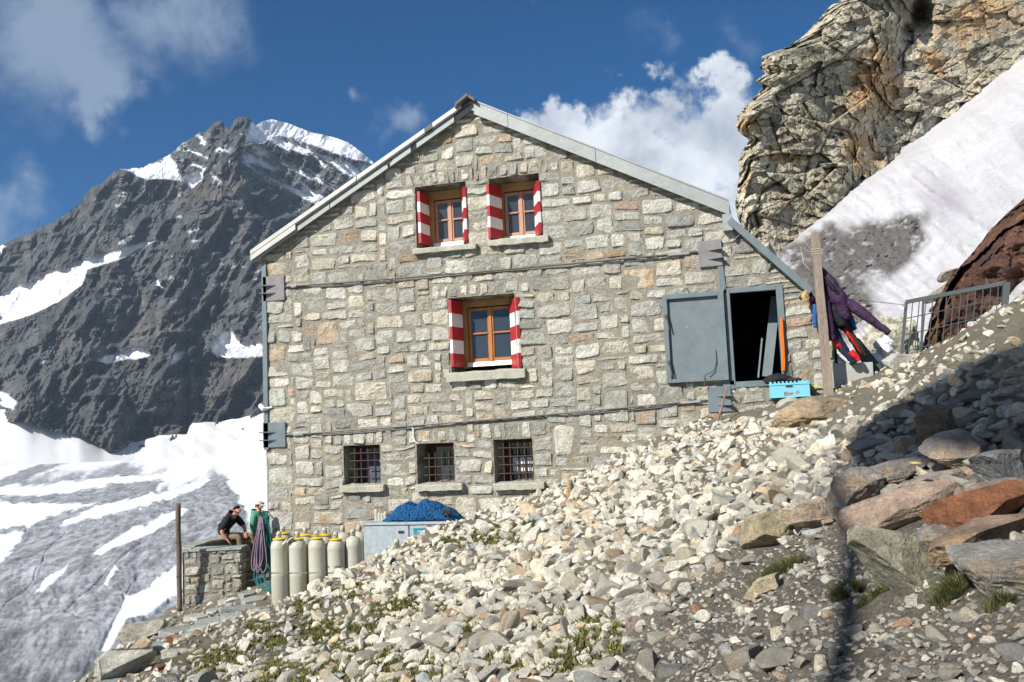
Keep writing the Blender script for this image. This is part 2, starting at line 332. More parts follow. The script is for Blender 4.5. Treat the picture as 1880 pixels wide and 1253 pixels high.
def hz(x, y, fine=True):
    x = np.asarray(x, float); y = np.asarray(y, float); sh = x.shape; x = x.ravel(); y = y.ravel()
    cx = np.clip(x, -30, 25); cy = np.clip(y, -30, 25)
    z = RB[-3]+RB[-2]*cx+RB[-1]*cy
    for k in range(len(ctl)): z = z+RB[k]*np.hypot(cx-ctl[k, 0], cy-ctl[k, 1])
    n = .10*fbm(P3(x*.7, y*.7), 3, 5)
    if fine: n = n+.05*fbm(P3(x*3, y*3), 3, 9)+.02*fbm(P3(x*14, y*14), 2, 15)
    fl = np.clip(1-segdist(x, y, [(-9, -.9), (-11, 1.6), (-12.3, 1.5)])/1.5, 0, 1)
    z = z+n*(1-.8*fl)
    d = segdist(x, y, EDGE); out = ~inpoly(x, y, EPOLY)
    z = np.where(out, z-np.minimum(d*1.9+.25*(1-np.exp(-d*4)), 60)+.5*vn(P3(x, y), 3)*np.minimum(d, 2), z)
    return np.maximum(z, -45).reshape(sh)
def build_ground():
    ang = np.concatenate([np.linspace(-180, -42, 60)[:-1], np.linspace(-42, 36, 640), np.linspace(36, 180, 60)[1:]]); dep = np.geomspace(.7, 60, 300)
    A, D = np.meshgrid(np.radians(ang), dep); fx, fy = -sin(radians(15.42)), cos(radians(15.42)); rx, ry = cos(radians(15.42)), sin(radians(15.42))
    X = CAM[0]+D*(np.cos(A)*fx+np.sin(A)*rx); Y = CAM[1]+D*(np.cos(A)*fy+np.sin(A)*ry); Z = hz(X, Y)
    V = np.stack([X, Y, Z], -1); px, py, dz = proj(V); px = np.where(dz > 0, px, 3000); py = np.where(dz > 0, py, 2000)
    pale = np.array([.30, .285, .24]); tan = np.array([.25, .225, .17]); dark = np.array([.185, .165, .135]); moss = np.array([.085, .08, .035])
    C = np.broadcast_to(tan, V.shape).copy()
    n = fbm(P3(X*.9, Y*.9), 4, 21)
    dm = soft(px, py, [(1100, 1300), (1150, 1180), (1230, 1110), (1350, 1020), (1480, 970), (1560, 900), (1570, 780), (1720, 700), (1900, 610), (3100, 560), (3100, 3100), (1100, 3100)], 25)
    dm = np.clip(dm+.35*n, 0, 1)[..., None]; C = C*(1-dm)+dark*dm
    lm = np.clip(soft(px, py, [(250, 1400), (250, 1180), (500, 1110), (700, 1040), (900, 1080), (1150, 1100), (1150, 1400)], 60)*.8+.5*fbm(P3(X*1.7, Y*1.7), 4, 33)-.2, 0, 1)[..., None]; C = C*(1-lm)+moss*lm*1.3
    V = V.reshape(-1, 3); nr, nc = A.shape
    Q = grid_faces(nr, nc)[:, ::-1]
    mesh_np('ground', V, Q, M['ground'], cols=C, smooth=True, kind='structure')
build_ground()
# ------------------------------------------------------------------ masonry
PAL = [((.52, .515, .455), .48), ((.42, .425, .385), .13), ((.57, .53, .43), .21), ((.52, .43, .31), .028), ((.37, .375, .34), .055), ((.46, .35, .26), .015), ((.63, .61, .53), .10)]
def pick_col(rng, warm=1.):
    p = np.array([q[1]*(warm if k in (3, 5) else 1) for k, q in enumerate(PAL)]); p /= p.sum(); c = np.array(PAL[rng.choice(len(PAL), p=p)][0])
    return c*rng.uniform(.78, 1.2)*(1+rng.normal(0, .010, 3))
def masonry(mask, cell, u0, v0, mapf, rng, warpf=None, wr=(3, 8), hr=(2, 4), pre=(), gap=.011, relief=.024, warm=1., dens=.05, mcol=(.345, .32, .26)):
    nx, nz = mask.shape; occ = ~mask.copy(); st = []; ids = -np.ones((nx+2, nz+2), int)
    for (i, j, w, h) in pre:
        if i < 0 or j < 0 or i+w > nx or j+h > nz: continue
        if occ[i:i+w, j:j+h].any(): continue
        occ[i:i+w, j:j+h] = True; st.append((i, j, w, h)); ids[i:i+w, j:j+h] = len(st)
    for j in range(nz):
        hh = rng.integers(hr[0], hr[1]+1)
        for i in range(nx):
            if occ[i, j]: continue
            w = rng.integers(wr[0], wr[1]+1); h = hh if rng.random() < .6 else rng.integers(1 if rng.random() < .25 else hr[0], hr[1]+1)
            if h >= hr[1] and w < 4 and rng.random() < .5: w = 4
            if j > 0 and i+w < nx and ids[i+w-1, j-1] != ids[i+w, j-1] and rng.random() < .9: w += (1 if w < wr[0]+2 else -1)
            ww = 0
            while ww < w and i+ww < nx and not occ[i+ww, j]: ww += 1
            if i+ww+1 < nx and not occ[i+ww, j] if i+ww < nx else False: pass
            # avoid slivers
            rest = 0
            while i+ww+rest < nx and not occ[i+ww+rest, j] and rest < 2: rest += 1
            if rest == 1 and ww < wr[1]+1: ww += 1
            k = 1
            while k < h and j+k < nz and not occ[i:i+ww, j+k].any(): k += 1
            occ[i:i+ww, j:j+k] = True; st.append((i, j, ww, k)); ids[i:i+ww, j:j+k] = len(st)
    Vs, Fs, Cs, n = [], [], [], 0
    for (i, j, w, h) in st:
        a, b = w*cell/2, h*cell/2; cu, cv = u0+(i+w/2)*cell, v0+(j+h/2)*cell
        g = gap*rng.uniform(.7, 1.6); ga, gb = a-g, b-g
        nu = int(np.clip(round(2*a/dens), 2, 12)); nv_ = int(np.clip(round(2*b/dens), 2, 9))
        su = np.concatenate([[-1, -1+.03/max(a, .05)], np.linspace(-1, 1, nu+2)[1:-1]*(1-.03/max(a, .05)), [1-.03/max(a, .05), 1]]); sv = np.concatenate([[-1, -1+.03/max(b, .05)], np.linspace(-1, 1, nv_+2)[1:-1]*(1-.03/max(b, .05)), [1-.03/max(b, .05), 1]])
        U, Vv = np.meshgrid(su, sv, indexing='ij'); r = rng.uniform(.12, .6)
        A, B = U*np.sqrt(1-r*Vv**4*.5*min(1, b/a+.2)), Vv*np.sqrt(1-r*U**4*.5)
        jit = rng.normal(0, .13, 4); tz = rng.normal(0, .16, 2)*min(a, b)
        X = cu+A*ga*(1+jit[0]*B*.6)+0; Z = cv+B*gb*(1+jit[1]*A*.6)+tz[0]*A*.25
        e = np.maximum(np.abs(U), np.abs(Vv)); Pq = P3(X, Z, rng.uniform(0, 99))
        hh = relief*rng.uniform(.45, 1.35); m = min(a, b)
        hgt = hh*np.sqrt(np.clip(1-e**5, 0, 1))+(.022*fbm(Pq*5, 3, 2)+.014*fbm(Pq*16, 2, 8, ridge=True)+.012*rng.normal()*U+.012*rng.normal()*Vv)*ss(1., .85, e)
        hgt = np.where(e > .999, -.004, np.maximum(hgt, .006)+.006); c = pick_col(rng, warm)
        cc = c*(1+.22*fbm(Pq*4, 3, 4)[..., None]); 
        if rng.random() < .12:
            k = ss(.1, .5, fbm(Pq*3, 2, 71))[..., None]; cc = cc*(1-k*.6)+np.array([.42, .27, .12])*k*.6
        X = X+.016*vn(Pq*6, 31); Z = Z+.016*vn(Pq*6, 32)
        Vs.append(np.stack([X, Z, hgt], -1).reshape(-1, 3)); Cs.append(cc.reshape(-1, 3)); Fs.append(grid_faces(len(su), len(sv), n)); n += len(su)*len(sv)
    # mortar bed
    idx = -np.ones((nx+1, nz+1), int); mv = []
    for i, j in zip(*np.nonzero(mask)):
        for (p, q) in ((i, j), (i+1, j), (i+1, j+1), (i, j+1)):
            if idx[p, q] < 0: idx[p, q] = len(mv); mv.append((u0+p*cell, v0+q*cell, 0.))
    mv = np.array(mv); mv[:, 2] = .013+.006*fbm(P3(mv[:, 0]*3, mv[:, 1]*3), 2, 3)
    ii, jj = np.nonzero(mask); Fm = np.stack([idx[ii, jj], idx[ii+1, jj], idx[ii+1, jj+1], idx[ii, jj+1]], 1)[:, ::1]+n
    Vs.append(mv); Cs.append(np.array(mcol)*(1+.15*fbm(P3(mv[:, 0]*2, mv[:, 1]*2), 3, 6)[:, None])); Fs.append(Fm)
    V = np.concatenate(Vs)
    if warpf: V = warpf(V)
    return mapf(V), np.concatenate(Fs), np.concatenate(Cs)
# ------------------------------------------------------------------ the hut
XL, XR, XC = -9.99, -.62, -5.285
hut = thing('stone_hut', 'two storey mountain hut of pale grey stone with red and white striped shutters', 'hut', (XC, 0, -3.3))
# openings measured on the facade  (x0,x1,z0,z1)
def opn(a, b): p, q = onY(*a), onY(*b); return [p[0], q[0], q[2], p[2]]
OP = dict(u1=opn((762, 344), (859.5, 454)), u2=opn((897, 329), (995, 443)), mid=opn((824, 548), (951, 689)),
          b1=opn((631, 819), (700, 893)), b2=opn((765, 815), (836, 889)), b3=opn((906, 808), (981, 888)), hat=opn((1332, 532), (1447, 700)))
ANX = [(-.62, 3.50), (1.42, 1.30)]   # annex roof line
ROOFZ = lambda x: 6.19-abs(x-XC)*.530
cell = .1; u0, v0 = XL, -4.0; nx, nz = 114, 105
gx, gz = np.meshgrid(np.arange(nx), np.arange(nz), indexing='ij'); cxm = u0+(gx+.5)*cell; czm = v0+(gz+.5)*cell
anx_r = 1.16
mask = ((cxm < XR) & (czm < ROOFZ(cxm)+.09)) | ((cxm >= XR) & (cxm < anx_r) & (czm < 3.40-(cxm+.46)*1.09))
snaps = []
cells = {}
for k, (a, b, c, d) in OP.items():
    i0, i1, j0, j1 = round((a-u0)/cell), round((b-u0)/cell), round((c-v0)/cell), round((d-v0)/cell)
    mask[i0:i1, j0:j1] = False; cells[k] = (i0, i1, j0, j1)
    for t in np.linspace(0, 1, 6):
        for (ia, xa) in ((i0, a), (i1, b)): snaps.append((u0+ia*cell, v0+(j0+(j1-j0)*t)*cell, xa-(u0+ia*cell), c+(d-c)*t-(v0+(j0+(j1-j0)*t)*cell)))
        for (ja, za) in ((j0, c), (j1, d)): snaps.append((u0+(i0+(i1-i0)*t)*cell, v0+ja*cell, a+(b-a)*t-(u0+(i0+(i1-i0)*t)*cell), za-(v0+ja*cell)))
snaps = np.array(snaps)
def warp(V):
    V = V.copy(); x, z = V[:, 0].copy(), V[:, 1].copy(); num = np.zeros((len(V), 2)); den = np.zeros(len(V)); mn = np.full(len(V), 9.)
    for s in snaps:
        d2 = (x-s[0])**2+(z-s[1])**2; w = 1/(d2+1e-4)**2; num += w[:, None]*s[2:4]; den += w; mn = np.minimum(mn, d2)
    fo = np.exp(-mn/(.25**2)); D = num/den[:, None]*fo[:, None]
    wob = (1-fo)[:, None]*np.stack([.028*fbm(P3(x*1.6, z*1.6), 2, 41), .045*fbm(P3(x*1.1, z*1.1), 3, 42)], 1)*np.clip((x-XL)/.5, 0, 1)[:, None]
    V[:, 0] = x+D[:, 0]+wob[:, 0]; V[:, 1] = z+D[:, 1]+wob[:, 1]; return V
pre = []
for k, (i0, i1, j0, j1) in cells.items():
    if k == 'hat': continue
    i = i0-2
    while i < i1+2:
        w = int(RNG.integers(1, 3)) if k[0] != 'm' else 2
        if RNG.random() < .2: w += 1
        pre.append((i, j1, w, int(RNG.integers(3, 4)) if k[0] != 'm' else 3)); i += w
rq = np.random.default_rng(3); j = 0
while j < 78:
    h = int(rq.integers(2, 5)); pre.append((0, j, int(rq.choice([3, 5, 6, 7])), h)); j += h
j = 6
big = [(12, 58, 5, 5), (20, 46, 7, 4), (60, 34, 5, 6), (70, 40, 5, 6), (28, 38, 5, 6), (40, 22, 5, 5), (84, 50, 8, 4), (75, 64, 6, 4), (55, 84, 7, 3), (88, 26, 6, 5), (16, 30, 6, 4), (33, 66, 7, 4)]
pre += big
MV, MF, MC = masonry(mask, cell, u0, v0, lambda V: np.stack([V[:, 0], -V[:, 2], V[:, 1]], -1), np.random.default_rng(11), warp, wr=(3, 6), hr=(2, 3), pre=pre)
wallf = mesh_np('front_wall', MV, MF, M['wall'], cols=MC, parent=hut)
# side, back and inner shell, reveals
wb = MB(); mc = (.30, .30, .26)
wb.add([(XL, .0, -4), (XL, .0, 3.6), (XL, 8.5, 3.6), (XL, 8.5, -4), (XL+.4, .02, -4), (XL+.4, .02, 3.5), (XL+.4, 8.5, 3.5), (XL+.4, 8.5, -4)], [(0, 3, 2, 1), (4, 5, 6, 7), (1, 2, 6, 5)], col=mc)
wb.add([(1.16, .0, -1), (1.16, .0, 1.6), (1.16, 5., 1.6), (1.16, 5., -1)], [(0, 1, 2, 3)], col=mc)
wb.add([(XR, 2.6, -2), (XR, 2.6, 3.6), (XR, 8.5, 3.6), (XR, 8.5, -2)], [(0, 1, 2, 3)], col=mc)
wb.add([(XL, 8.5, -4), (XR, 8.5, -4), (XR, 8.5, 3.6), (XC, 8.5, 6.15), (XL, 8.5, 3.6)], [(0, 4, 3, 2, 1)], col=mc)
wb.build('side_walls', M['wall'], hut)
for k, (a, b, c, d) in OP.items():
    if k == 'hat': continue
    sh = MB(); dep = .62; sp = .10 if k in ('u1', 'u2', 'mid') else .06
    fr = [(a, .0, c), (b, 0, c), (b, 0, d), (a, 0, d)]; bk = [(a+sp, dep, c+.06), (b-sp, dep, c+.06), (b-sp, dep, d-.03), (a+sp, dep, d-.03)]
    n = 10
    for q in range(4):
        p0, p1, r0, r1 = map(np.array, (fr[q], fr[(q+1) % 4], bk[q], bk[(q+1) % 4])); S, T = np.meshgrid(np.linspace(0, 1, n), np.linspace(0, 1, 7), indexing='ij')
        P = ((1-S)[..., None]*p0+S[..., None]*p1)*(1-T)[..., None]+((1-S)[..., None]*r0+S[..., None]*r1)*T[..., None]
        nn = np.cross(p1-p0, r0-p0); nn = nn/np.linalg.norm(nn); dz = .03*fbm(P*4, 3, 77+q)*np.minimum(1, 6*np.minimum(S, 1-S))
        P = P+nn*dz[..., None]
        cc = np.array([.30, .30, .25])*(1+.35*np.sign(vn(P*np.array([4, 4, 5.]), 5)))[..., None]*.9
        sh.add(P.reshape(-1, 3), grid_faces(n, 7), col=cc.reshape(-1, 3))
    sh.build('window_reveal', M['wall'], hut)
dk = MB()   # near-black backing, the darkness of the unlit rooms put into its colour
dk.box((XL+.45, .64, -3.2), (XR-.1, .70, 3.4)); dk.box((XC-2.6, .64, 3.4), (XC+2.6, .70, 4.6))
for k, (a, b, c, d) in OP.items(): pass
dk.build('dark_backing', M['dark'], hut)
ro = MB()   # the hatch room, its darkness put in as a near-black box
a, b, c, d = OP['hat']; ro.add([(a-.3, .02, c-.3), (b+.03, .02, c-.3), (b+.03, .02, d+.03), (a-.3, .02, d+.03), (a-.3, 2.5, c-.3), (b+.03, 2.5, c-.3), (b+.03, 2.5, d+.03), (a-.3, 2.5, d+.03)], [(0, 1, 5, 4), (1, 2, 6, 5), (2, 3, 7, 6), (3, 0, 4, 7), (4, 5, 6, 7)])
ro.build('hatch_room', M['dark'], hut)
# ---- roof
OV = .14; TH = .20
def zroof(x, off=0.): return 6.19-abs(x-XC)*.530+off
rf = MB(); XE0, XE1 = XL-.13, XR+.13
for s, xe in ((-1, XE0), (1, XE1)):
    y0, y1 = -OV, 8.7
    zt, zb = .20, .02
    V = [(XC, y0, zroof(XC, zt)), (xe, y0, zroof(xe, zt)), (xe, y1, zroof(xe, zt)), (XC, y1, zroof(XC, zt)), (XC, y0, zroof(XC, zb)), (xe, y0, zroof(xe, zb)), (xe, y1, zroof(xe, zb)), (XC, y1, zroof(XC, zb))]
    rf.add(V, [(0, 1, 2, 3), (4, 7, 6, 5), (0, 4, 5, 1), (1, 5, 6, 2), (2, 6, 7, 3)] if s < 0 else [(0, 3, 2, 1), (4, 5, 6, 7), (0, 1, 5, 4), (1, 2, 6, 5), (2, 3, 7, 6)])
roof = rf.build('roof', M['zinc'], hut)
def rake(mb, x0, x1, y0, y1, o0, o1, mi=0):  # strip on the rake between x0..x1, offsets o0..o1 above the roof line
    V = [(x0, y0, zroof(x0, o0)), (x1, y0, zroof(x1, o0)), (x1, y0, zroof(x1, o1)), (x0, y0, zroof(x0, o1)), (x0, y1, zroof(x0, o0)), (x1, y1, zroof(x1, o0)), (x1, y1, zroof(x1, o1)), (x0, y1, zroof(x0, o1))]
    mb.add(V, [(0, 1, 2, 3), (7, 6, 5, 4), (0, 4, 5, 1), (3, 2, 6, 7), (0, 3, 7, 4), (1, 5, 6, 2)], mi)
g = MB()   # left rake: lower flashing with a dark slot and an outer sheet edge
for (xa, xb) in [(XE0, -8.35), (-8.33, -7.05), (-7.0, -6.55), (-6.42, -5.62)]: rake(g, xa, xb, -OV-.05, -OV-.004, -.02, .11)
lf = g.build('verge_flashing', M['zinc'], roof)
g = MB()
for (xa, xb) in [(XE0-.02, -7.72), (-7.70, -6.22), (-6.05, -5.45)]: rake(g, xa, xb, -OV-.11, -OV-.055, .14, .23)
rake(g, XE0-.02, -9.1, -OV-.10, -OV-.052, .02, .139)
g.build('verge_flashing', M['whitep'] if False else mat('pale_zinc', (.42, .42, .40), rough=.5, metal=.2, noise=((5, .12),)), roof)
g = MB(); rake(g, -6.21, -6.06, -OV-.11, -OV-.055, .13, .23); rake(g, -7.1, -6.95, -OV-.06, -OV-.005, .06, .12); rake(g, -5.95, -5.3, -OV-.03, -OV-.003, .11, .14); rake(g, XE0, -5.4, -OV-.02, -OV-.002, .11, .14)  # dark strips fill the slot and sheet gaps, in place of their shade
g.build('dark_metal_and_slot', M['zincd'], roof)
g = MB()   # right rake: one deep sheet in joined lengths, with a folded lower lip
for (xa, xb) in [(-5.2, -4.53), (-4.52, -2.86), (-2.85, XE1)]:
    rake(g, xa, xb, -OV-.05, -OV-.004, -.04, .225); rake(g, xa, xb, -OV-.065, -OV-.051, -.055, -.02); rake(g, xa, xb, -OV-.065, -OV-.051, .205, .235)
g.build('verge_flashing', M['zinc'], roof)
g = MB(); P = lambda x, o: (x, zroof(x, o))
for y in [0]:
    pts = [P(XC-.22, .22), P(XC, .235), P(XC+.10, .21)]
g.bar((XC-.25, -OV-.16, zroof(XC-.25, .24)), (XC, -OV-.16, zroof(XC, .27)), .05, .05); 
V = [];
for y in (-OV-.17, 8.7): V += [(XC-.27, y, zroof(XC-.27, .24)), (XC, y, zroof(XC, .28)), (XC+.14, y, zroof(XC+.14, .25)), (XC+.14, y, zroof(XC+.14, .19)), (XC, y, zroof(XC, .22)), (XC-.27, y, zroof(XC-.27, .18))]
g.add(V, [(0, 1, 4, 5), (1, 2, 3, 4), (11, 10, 7, 6), (10, 9, 8, 7), (0, 6, 7, 1), (1, 7, 8, 2), (3, 9, 10, 4), (4, 10, 11, 5), (2, 8, 9, 3), (5, 11, 6, 0)])
g.build('ridge_cap', M['zincd'], roof)
g = MB(); x = XE1; z = zroof(x, -.05)   # spout below the right eave
g.box((x-.13, -.2, z-.28), (x+.04, -.02, z+.02)); g.build('downspout', M['zinc'], roof)
# annex roof edge
g = MB()
for z_, w_, y_ in ((0, .15, -.2),):
    g.bar((-.50, -.16, 3.50), (.80, -.16, 2.10), .16, .12, up=(0, 0, 1)); g.bar((-.50, -.02, 3.545), (.80, -.02, 2.145), .14, .03)
ar = g.build('annex_verge', M['steel'], hut)
g = MB(); g.add([(-.62, 0, 3.52), (.86, 0, 2.0), (.86, 6, 2.0), (-.62, 6, 3.52), (-.62, 0, 3.44), (.86, 0, 1.92), (.86, 6, 1.92), (-.62, 6, 3.44)], [(0, 1, 2, 3), (4, 7, 6, 5), (1, 5, 6, 2), (0, 4, 5, 1)]); g.build('annex_roof', M['steel'], hut)
for t in (.12, .52, .9):
    p = np.array([-.5, -.07, 3.42])*(1-t)+np.array([.8, -.07, 2.02])*t; g = MB(); g.bar(p, p+(-.10, -.02, -.10), .05, .012); g.build('roof_bracket', M['zinc'], ar)
# ---- sills
def sill(a, b, Y, zt, h, mt='sill', dip=0., par=None, name='sill', joint=None):
    g = MB(); n = 26; prof = [(-.13, 0), (-.145, -.02), (-.145, -h), (-.12, -h), (.0, -h), (.12, -h), (.12, .03), (0, .012)]
    X = np.linspace(a, b, n); V = []
    for k, x in enumerate(X):
        for (y, z) in prof:
            q = np.array([x, y, zt+z+dip*(x-a)/(b-a)]); q += .011*np.array([vn(q[None]*9, 1)[0]*(k in (0, n-1)), vn(q[None]*7, 2)[0], vn(q[None]*8, 3)[0]]); V.append(q)
    m = len(prof); Fc = [(i*m+j, i*m+(j+1) % m, (i+1)*m+(j+1) % m, (i+1)*m+j) for i in range(n-1) for j in range(m)]+[list(range(m))[::-1], [(n-1)*m+j for j in range(m)]]
    g.add(V, Fc)
    return g.build(name, M[mt], par)
# ---- wooden windows with shutters
def wood_window(k, gl, woodc, shpx, silpx, stripe_hi, openleft=False):
    a, b, c, d = OP[k]; YG = .40
    g0, g1 = onY(gl[0], gl[1], YG), onY(gl[2], gl[3], YG); x0, x1, z1, z0 = g0[0], g1[0], g0[2], g1[2]
    win = MB(); t = .075
    # lining in golden wood set into the reveal
    A0, B0 = a+.07, b-.07
    win.box((A0, YG-.02, z0-.12), (x0-.01, YG+.16, d-.03)); win.box((x1+.01, YG-.02, z0-.12), (B0, YG+.16, d-.03)); win.box((x0-.01, YG-.02, z1+.02), (x1+.01, YG+.16, d-.03))
    w = win.build('window', M['woodl'], hut)
    fr = MB(); xm = (x0+x1)/2; tk = .06
    def casement(xa, xb, yo=0., rot=0.):
        m = MB()
        m.box((xa, YG+.02, z0), (xa+tk, YG+.08, z1), bev=.008); m.box((xb-tk, YG+.02, z0), (xb, YG+.08, z1), bev=.008)
        m.box((xa+tk, YG+.02, z1-tk), (xb-tk, YG+.078, z1), bev=.008); m.box((xa+tk, YG+.02, z0), (xb-tk, YG+.078, z0+tk), bev=.008)
        zm = z0+(z1-z0)*.52; m.box((xa+tk-.01, YG+.0, zm-.016), (xb-tk+.01, YG+.06, zm+.016), bev=.006)
        s = m.build('casement', M[woodc], w)
        q = MB(); q.box((xa+tk, YG+.045, z0+tk), (xb-tk, YG+.052, zm-.016)); q.box((xa+tk, YG+.0451, zm+.016), (xb-tk, YG+.0521, z1-tk)); q.build('window_pane', M['glass'], w)
    casement(x0, xm-.004); casement(xm+.004, x1)
    fr.box((xm-.03, YG-.004, z0), (xm+.03, YG+.022, z1), bev=.008); fr.build('mullion', M[woodc], w)
    if k == 'mid':
        q = MB(); q.box((x0+.1, YG+.058, z0+.05), (xm-.25, YG+.07, z1-.05)); q.build('curtain', mat('curtain_cloth', (.22, .24, .24)), w)
    q = MB(); q.add([(x0-.03, YG-.02, z0-.02), (x1+.03, YG-.02, z0-.02), (x1+.03, YG+.03, z0), (x0-.03, YG+.03, z0), (x0-.03, YG-.04, z0-.10), (x1+.03, YG-.04, z0-.10)], [(0, 1, 2, 3), (4, 5, 1, 0)])
    q.box((A0, .12, c+.02), (B0, YG+.02, c+.055)); q.box((x0-.06, .2, c+.056), (x1+.02, YG-.04, z0-.085)) if False else None
    q.build('window_board', M['whitep'], w)
    # shutters
    for s in (0, 1):
        if s == 0:
            f = onY(shpx[0], shpx[1], -.06); fx = f[0]; ht = f[2]; hb = onY(shpx[0], shpx[2], -.06)[2]; p = np.array([fx+.02, -.06]); h = np.array([a+.13, .36])
        else:
            f = onY(shpx[3], shpx[4], -.06); fx = f[0]; ht = f[2]; hb = onY(shpx[3], shpx[5], -.06)[2]; p = np.array([fx-.055, -.06]); h = np.array([b-.185, .34])
        dv = (h-p)/np.linalg.norm(h-p); nv2 = np.array([dv[1], -dv[0]])*(1 if s == 0 else -1)*-1
        m = MB(); nb = 5; L = np.linalg.norm(h-p); zz = np.linspace(ht, hb, nb+1)
        ax = np.array([[dv[0], dv[1], 0], [nv2[0], nv2[1], 0], [0, 0, 1.]])
        cen = (p+h)/2
        for q in range(nb):
            m.obox((*cen, (zz[q]+zz[q+1])/2), ax, (L/2, .022, (zz[q]-zz[q+1])/2), mi=q % 2)
            m.obox((*(p+dv*.03+nv2*0), (zz[q]+zz[q+1])/2), ax, (.028, .029, (zz[q]-zz[q+1])/2-(0 if q not in (0, nb-1) else .001)), mi=q % 2)
        so_ = m.build('shutter', [M['redp'], M['whitep']], w)
        m = MB(); m.box((p[0]+dv[0]*L*.55-.02, p[1]+dv[1]*L*.55-.02, hb-.09), (p[0]+dv[0]*L*.55+.01, p[1]+dv[1]*L*.55+.01, hb+.01)); m.box((p[0]+.01, p[1]+.04, hb-.05), (p[0]+.03, p[1]+.06, hb+.01)); m.build('shutter_stay', M['black'], w)
    p0, p1 = onY(silpx[0], silpx[1], -.13), onY(silpx[2], silpx[3], -.13)
    sill(p0[0], p1[0], 0, (p0[2]+0), silpx[4], dip=p1[2]-p0[2], par=w)
    return w
wood_window('mid', (858, 567, 944, 660), 'woodo', (824, 551, 674, 955, 545, 674), (819, 686, 963, 677, .17), 0)
wood_window('u1', (797, 370, 857, 440), 'woodp', (766, 352, 447, 857, 342, 441), (757, 457, 873, 447, .10), 0)
wood_window('u2', (925, 355, 990, 428), 'woodp', (893, 338, 438, 993, 331, 428), (896, 441, 1006, 432, .12), 0)
# ---- barred basement windows
def bar_window(k, gx0, gx1, barx, bary, silpx, style):
    a, b, c, d = OP[k]; m = MB(); Y = .5
    m.box((a+.07, Y, c), (b-.05, Y+.06, c+.05)); m.box((a+.07, Y, d-.09), (b-.05, Y+.06, d-.03)); m.box((a+.07, Y, c+.05), (a+.20, Y+.06, d-.09)); m.box((b-.11, Y, c+.05), (b-.05, Y+.06, d-.09))
    w = m.build('window', M['woodd'], hut)
    p0, p1 = onY(gx0, 850, Y)[0], onY(gx1, 850, Y)[0]
    m = MB(); m.box((p0, Y+.02, c+.05), (p1, Y+.03, d-.09)); m.build('window_pane', M['glass'] if style != 1 else M['glass'], w)
    if style == 0:
        m = MB(); m.box((onY(672, 850, Y)[0], Y+.005, c+.05), (p1, Y+.018, d-.15)); m.build('blue_curtain', mat('blue_grey_cloth', (.07, .10, .15)), w)
    if style == 2:
        m = MB(); q0, q1 = onY(940, 841, Y), onY(980, 865, Y)
        m.box((q0[0], Y+.005, q1[2]), (q1[0], Y+.018, q0[2])); m.build('white_curtain', mat('white_cloth', (.7, .74, .8)), w)
        m = MB()
        for t in (0, .33, .66, 1.): x = q0[0]+(q1[0]-q0[0])*t; m.box((x-.012, Y-.03, c+.05), (x+.012, Y-.01, d-.2))
        m.box((q0[0], Y-.032, (q0[2]+q1[2])/2-.012), (q1[0], Y-.012, (q0[2]+q1[2])/2+.012)); m.build('window_bars', M['woodd'], w)
    Yb = .07; g = MB(); B = [onY(x, 850, Yb) for x in barx]; r = .011
    z_lo = onY(barx[0], bary[-1]+14, Yb)[2]
    for q in B: g.tube([(q[0], Yb, z_lo), (q[0]+.004, Yb, onY(barx[0], bary[0]-9, Yb)[2]+0)], r, 6)
    for y in bary:
        z = onY((barx[0]+barx[-1])/2, y, Yb)[2]; g.tube([(B[0][0]-.10, Yb-.02, z), (b+.0, Yb-.02, z)], r, 6)
    g.build('window_grille', M['rust'], w)
    p0, p1 = onY(silpx[0], silpx[1], -.13), onY(silpx[2], silpx[3], -.13); sill(p0[0], p1[0], 0, p0[2], .12, dip=p1[2]-p0[2], par=w)
bar_window('b1', 660, 700, (651, 663, 676, 688), (832, 846, 861, 876), (623, 893, 704, 891), 0)
bar_window('b2', 790, 836, (788, 799, 811, 824), (841, 857, 872), (762, 891, 848, 888), 1)
bar_window('b3', 930, 981, (925, 937, 951, 964, 975), (822, 838, 853, 869), (905, 889, 999, 886), 2)
# ---- hatch frame, door
a, b, c, d = OP['hat']; m = MB(); fy0, fy1 = -.05, .06
m.box((a-.03, fy0, c-.02), (a+.07, fy1, d+.01), bev=.006); m.box((b-.10, fy0, c-.02), (b+.02, fy1, d+.01), bev=.006); m.box((a+.07, fy0+.002, d-.08), (b-.10, fy1, d+.012), bev=.006); m.box((a+.07, fy0+.002, c-.07), (b-.10, fy1, c+.035), bev=.006)
hf = m.build('hatch_frame', M['steel'], hut)
q0, q1, q2, q3 = onY(1216, 541, -.12), onY(1331, 535, -.12), onY(1224, 706, -.12), onY(1341, 696, -.12)
dx0, dx1, dz0, dz1 = (q0[0]+q2[0])/2, a-.035, (q2[2]+q3[2])/2, (q0[2]+q1[2])/2
m = MB(); m.box((dx0, -.07, dz0), (dx1, -.045, dz1)); e = .085
for bx in [((dx0, dz0), (dx0+e, dz1)), ((dx1-e-.02, dz0), (dx1, dz1)), ((dx0+e, dz1-e), (dx1-e-.02, dz1)), ((dx0+e, dz0), (dx1-e-.02, dz0+e-.02))]:
    m.box((bx[0][0], -.14, bx[0][1]), (bx[1][0], -.0705, bx[1][1]), bev=.005)
hd = m.build('hatch_door', M['steel'], hut)
for z in (dz1-.42, dz0+.35):
    m = MB(); m.box((dx0+.03, -.165, z), (dx0+.075, -.142, z+.06)); m.bar((dx0+.06, -.17, z+.03), (dx0+.10, -.17, z-.22), .02, .02); m.build('door_latch', M['zincd'], hd)
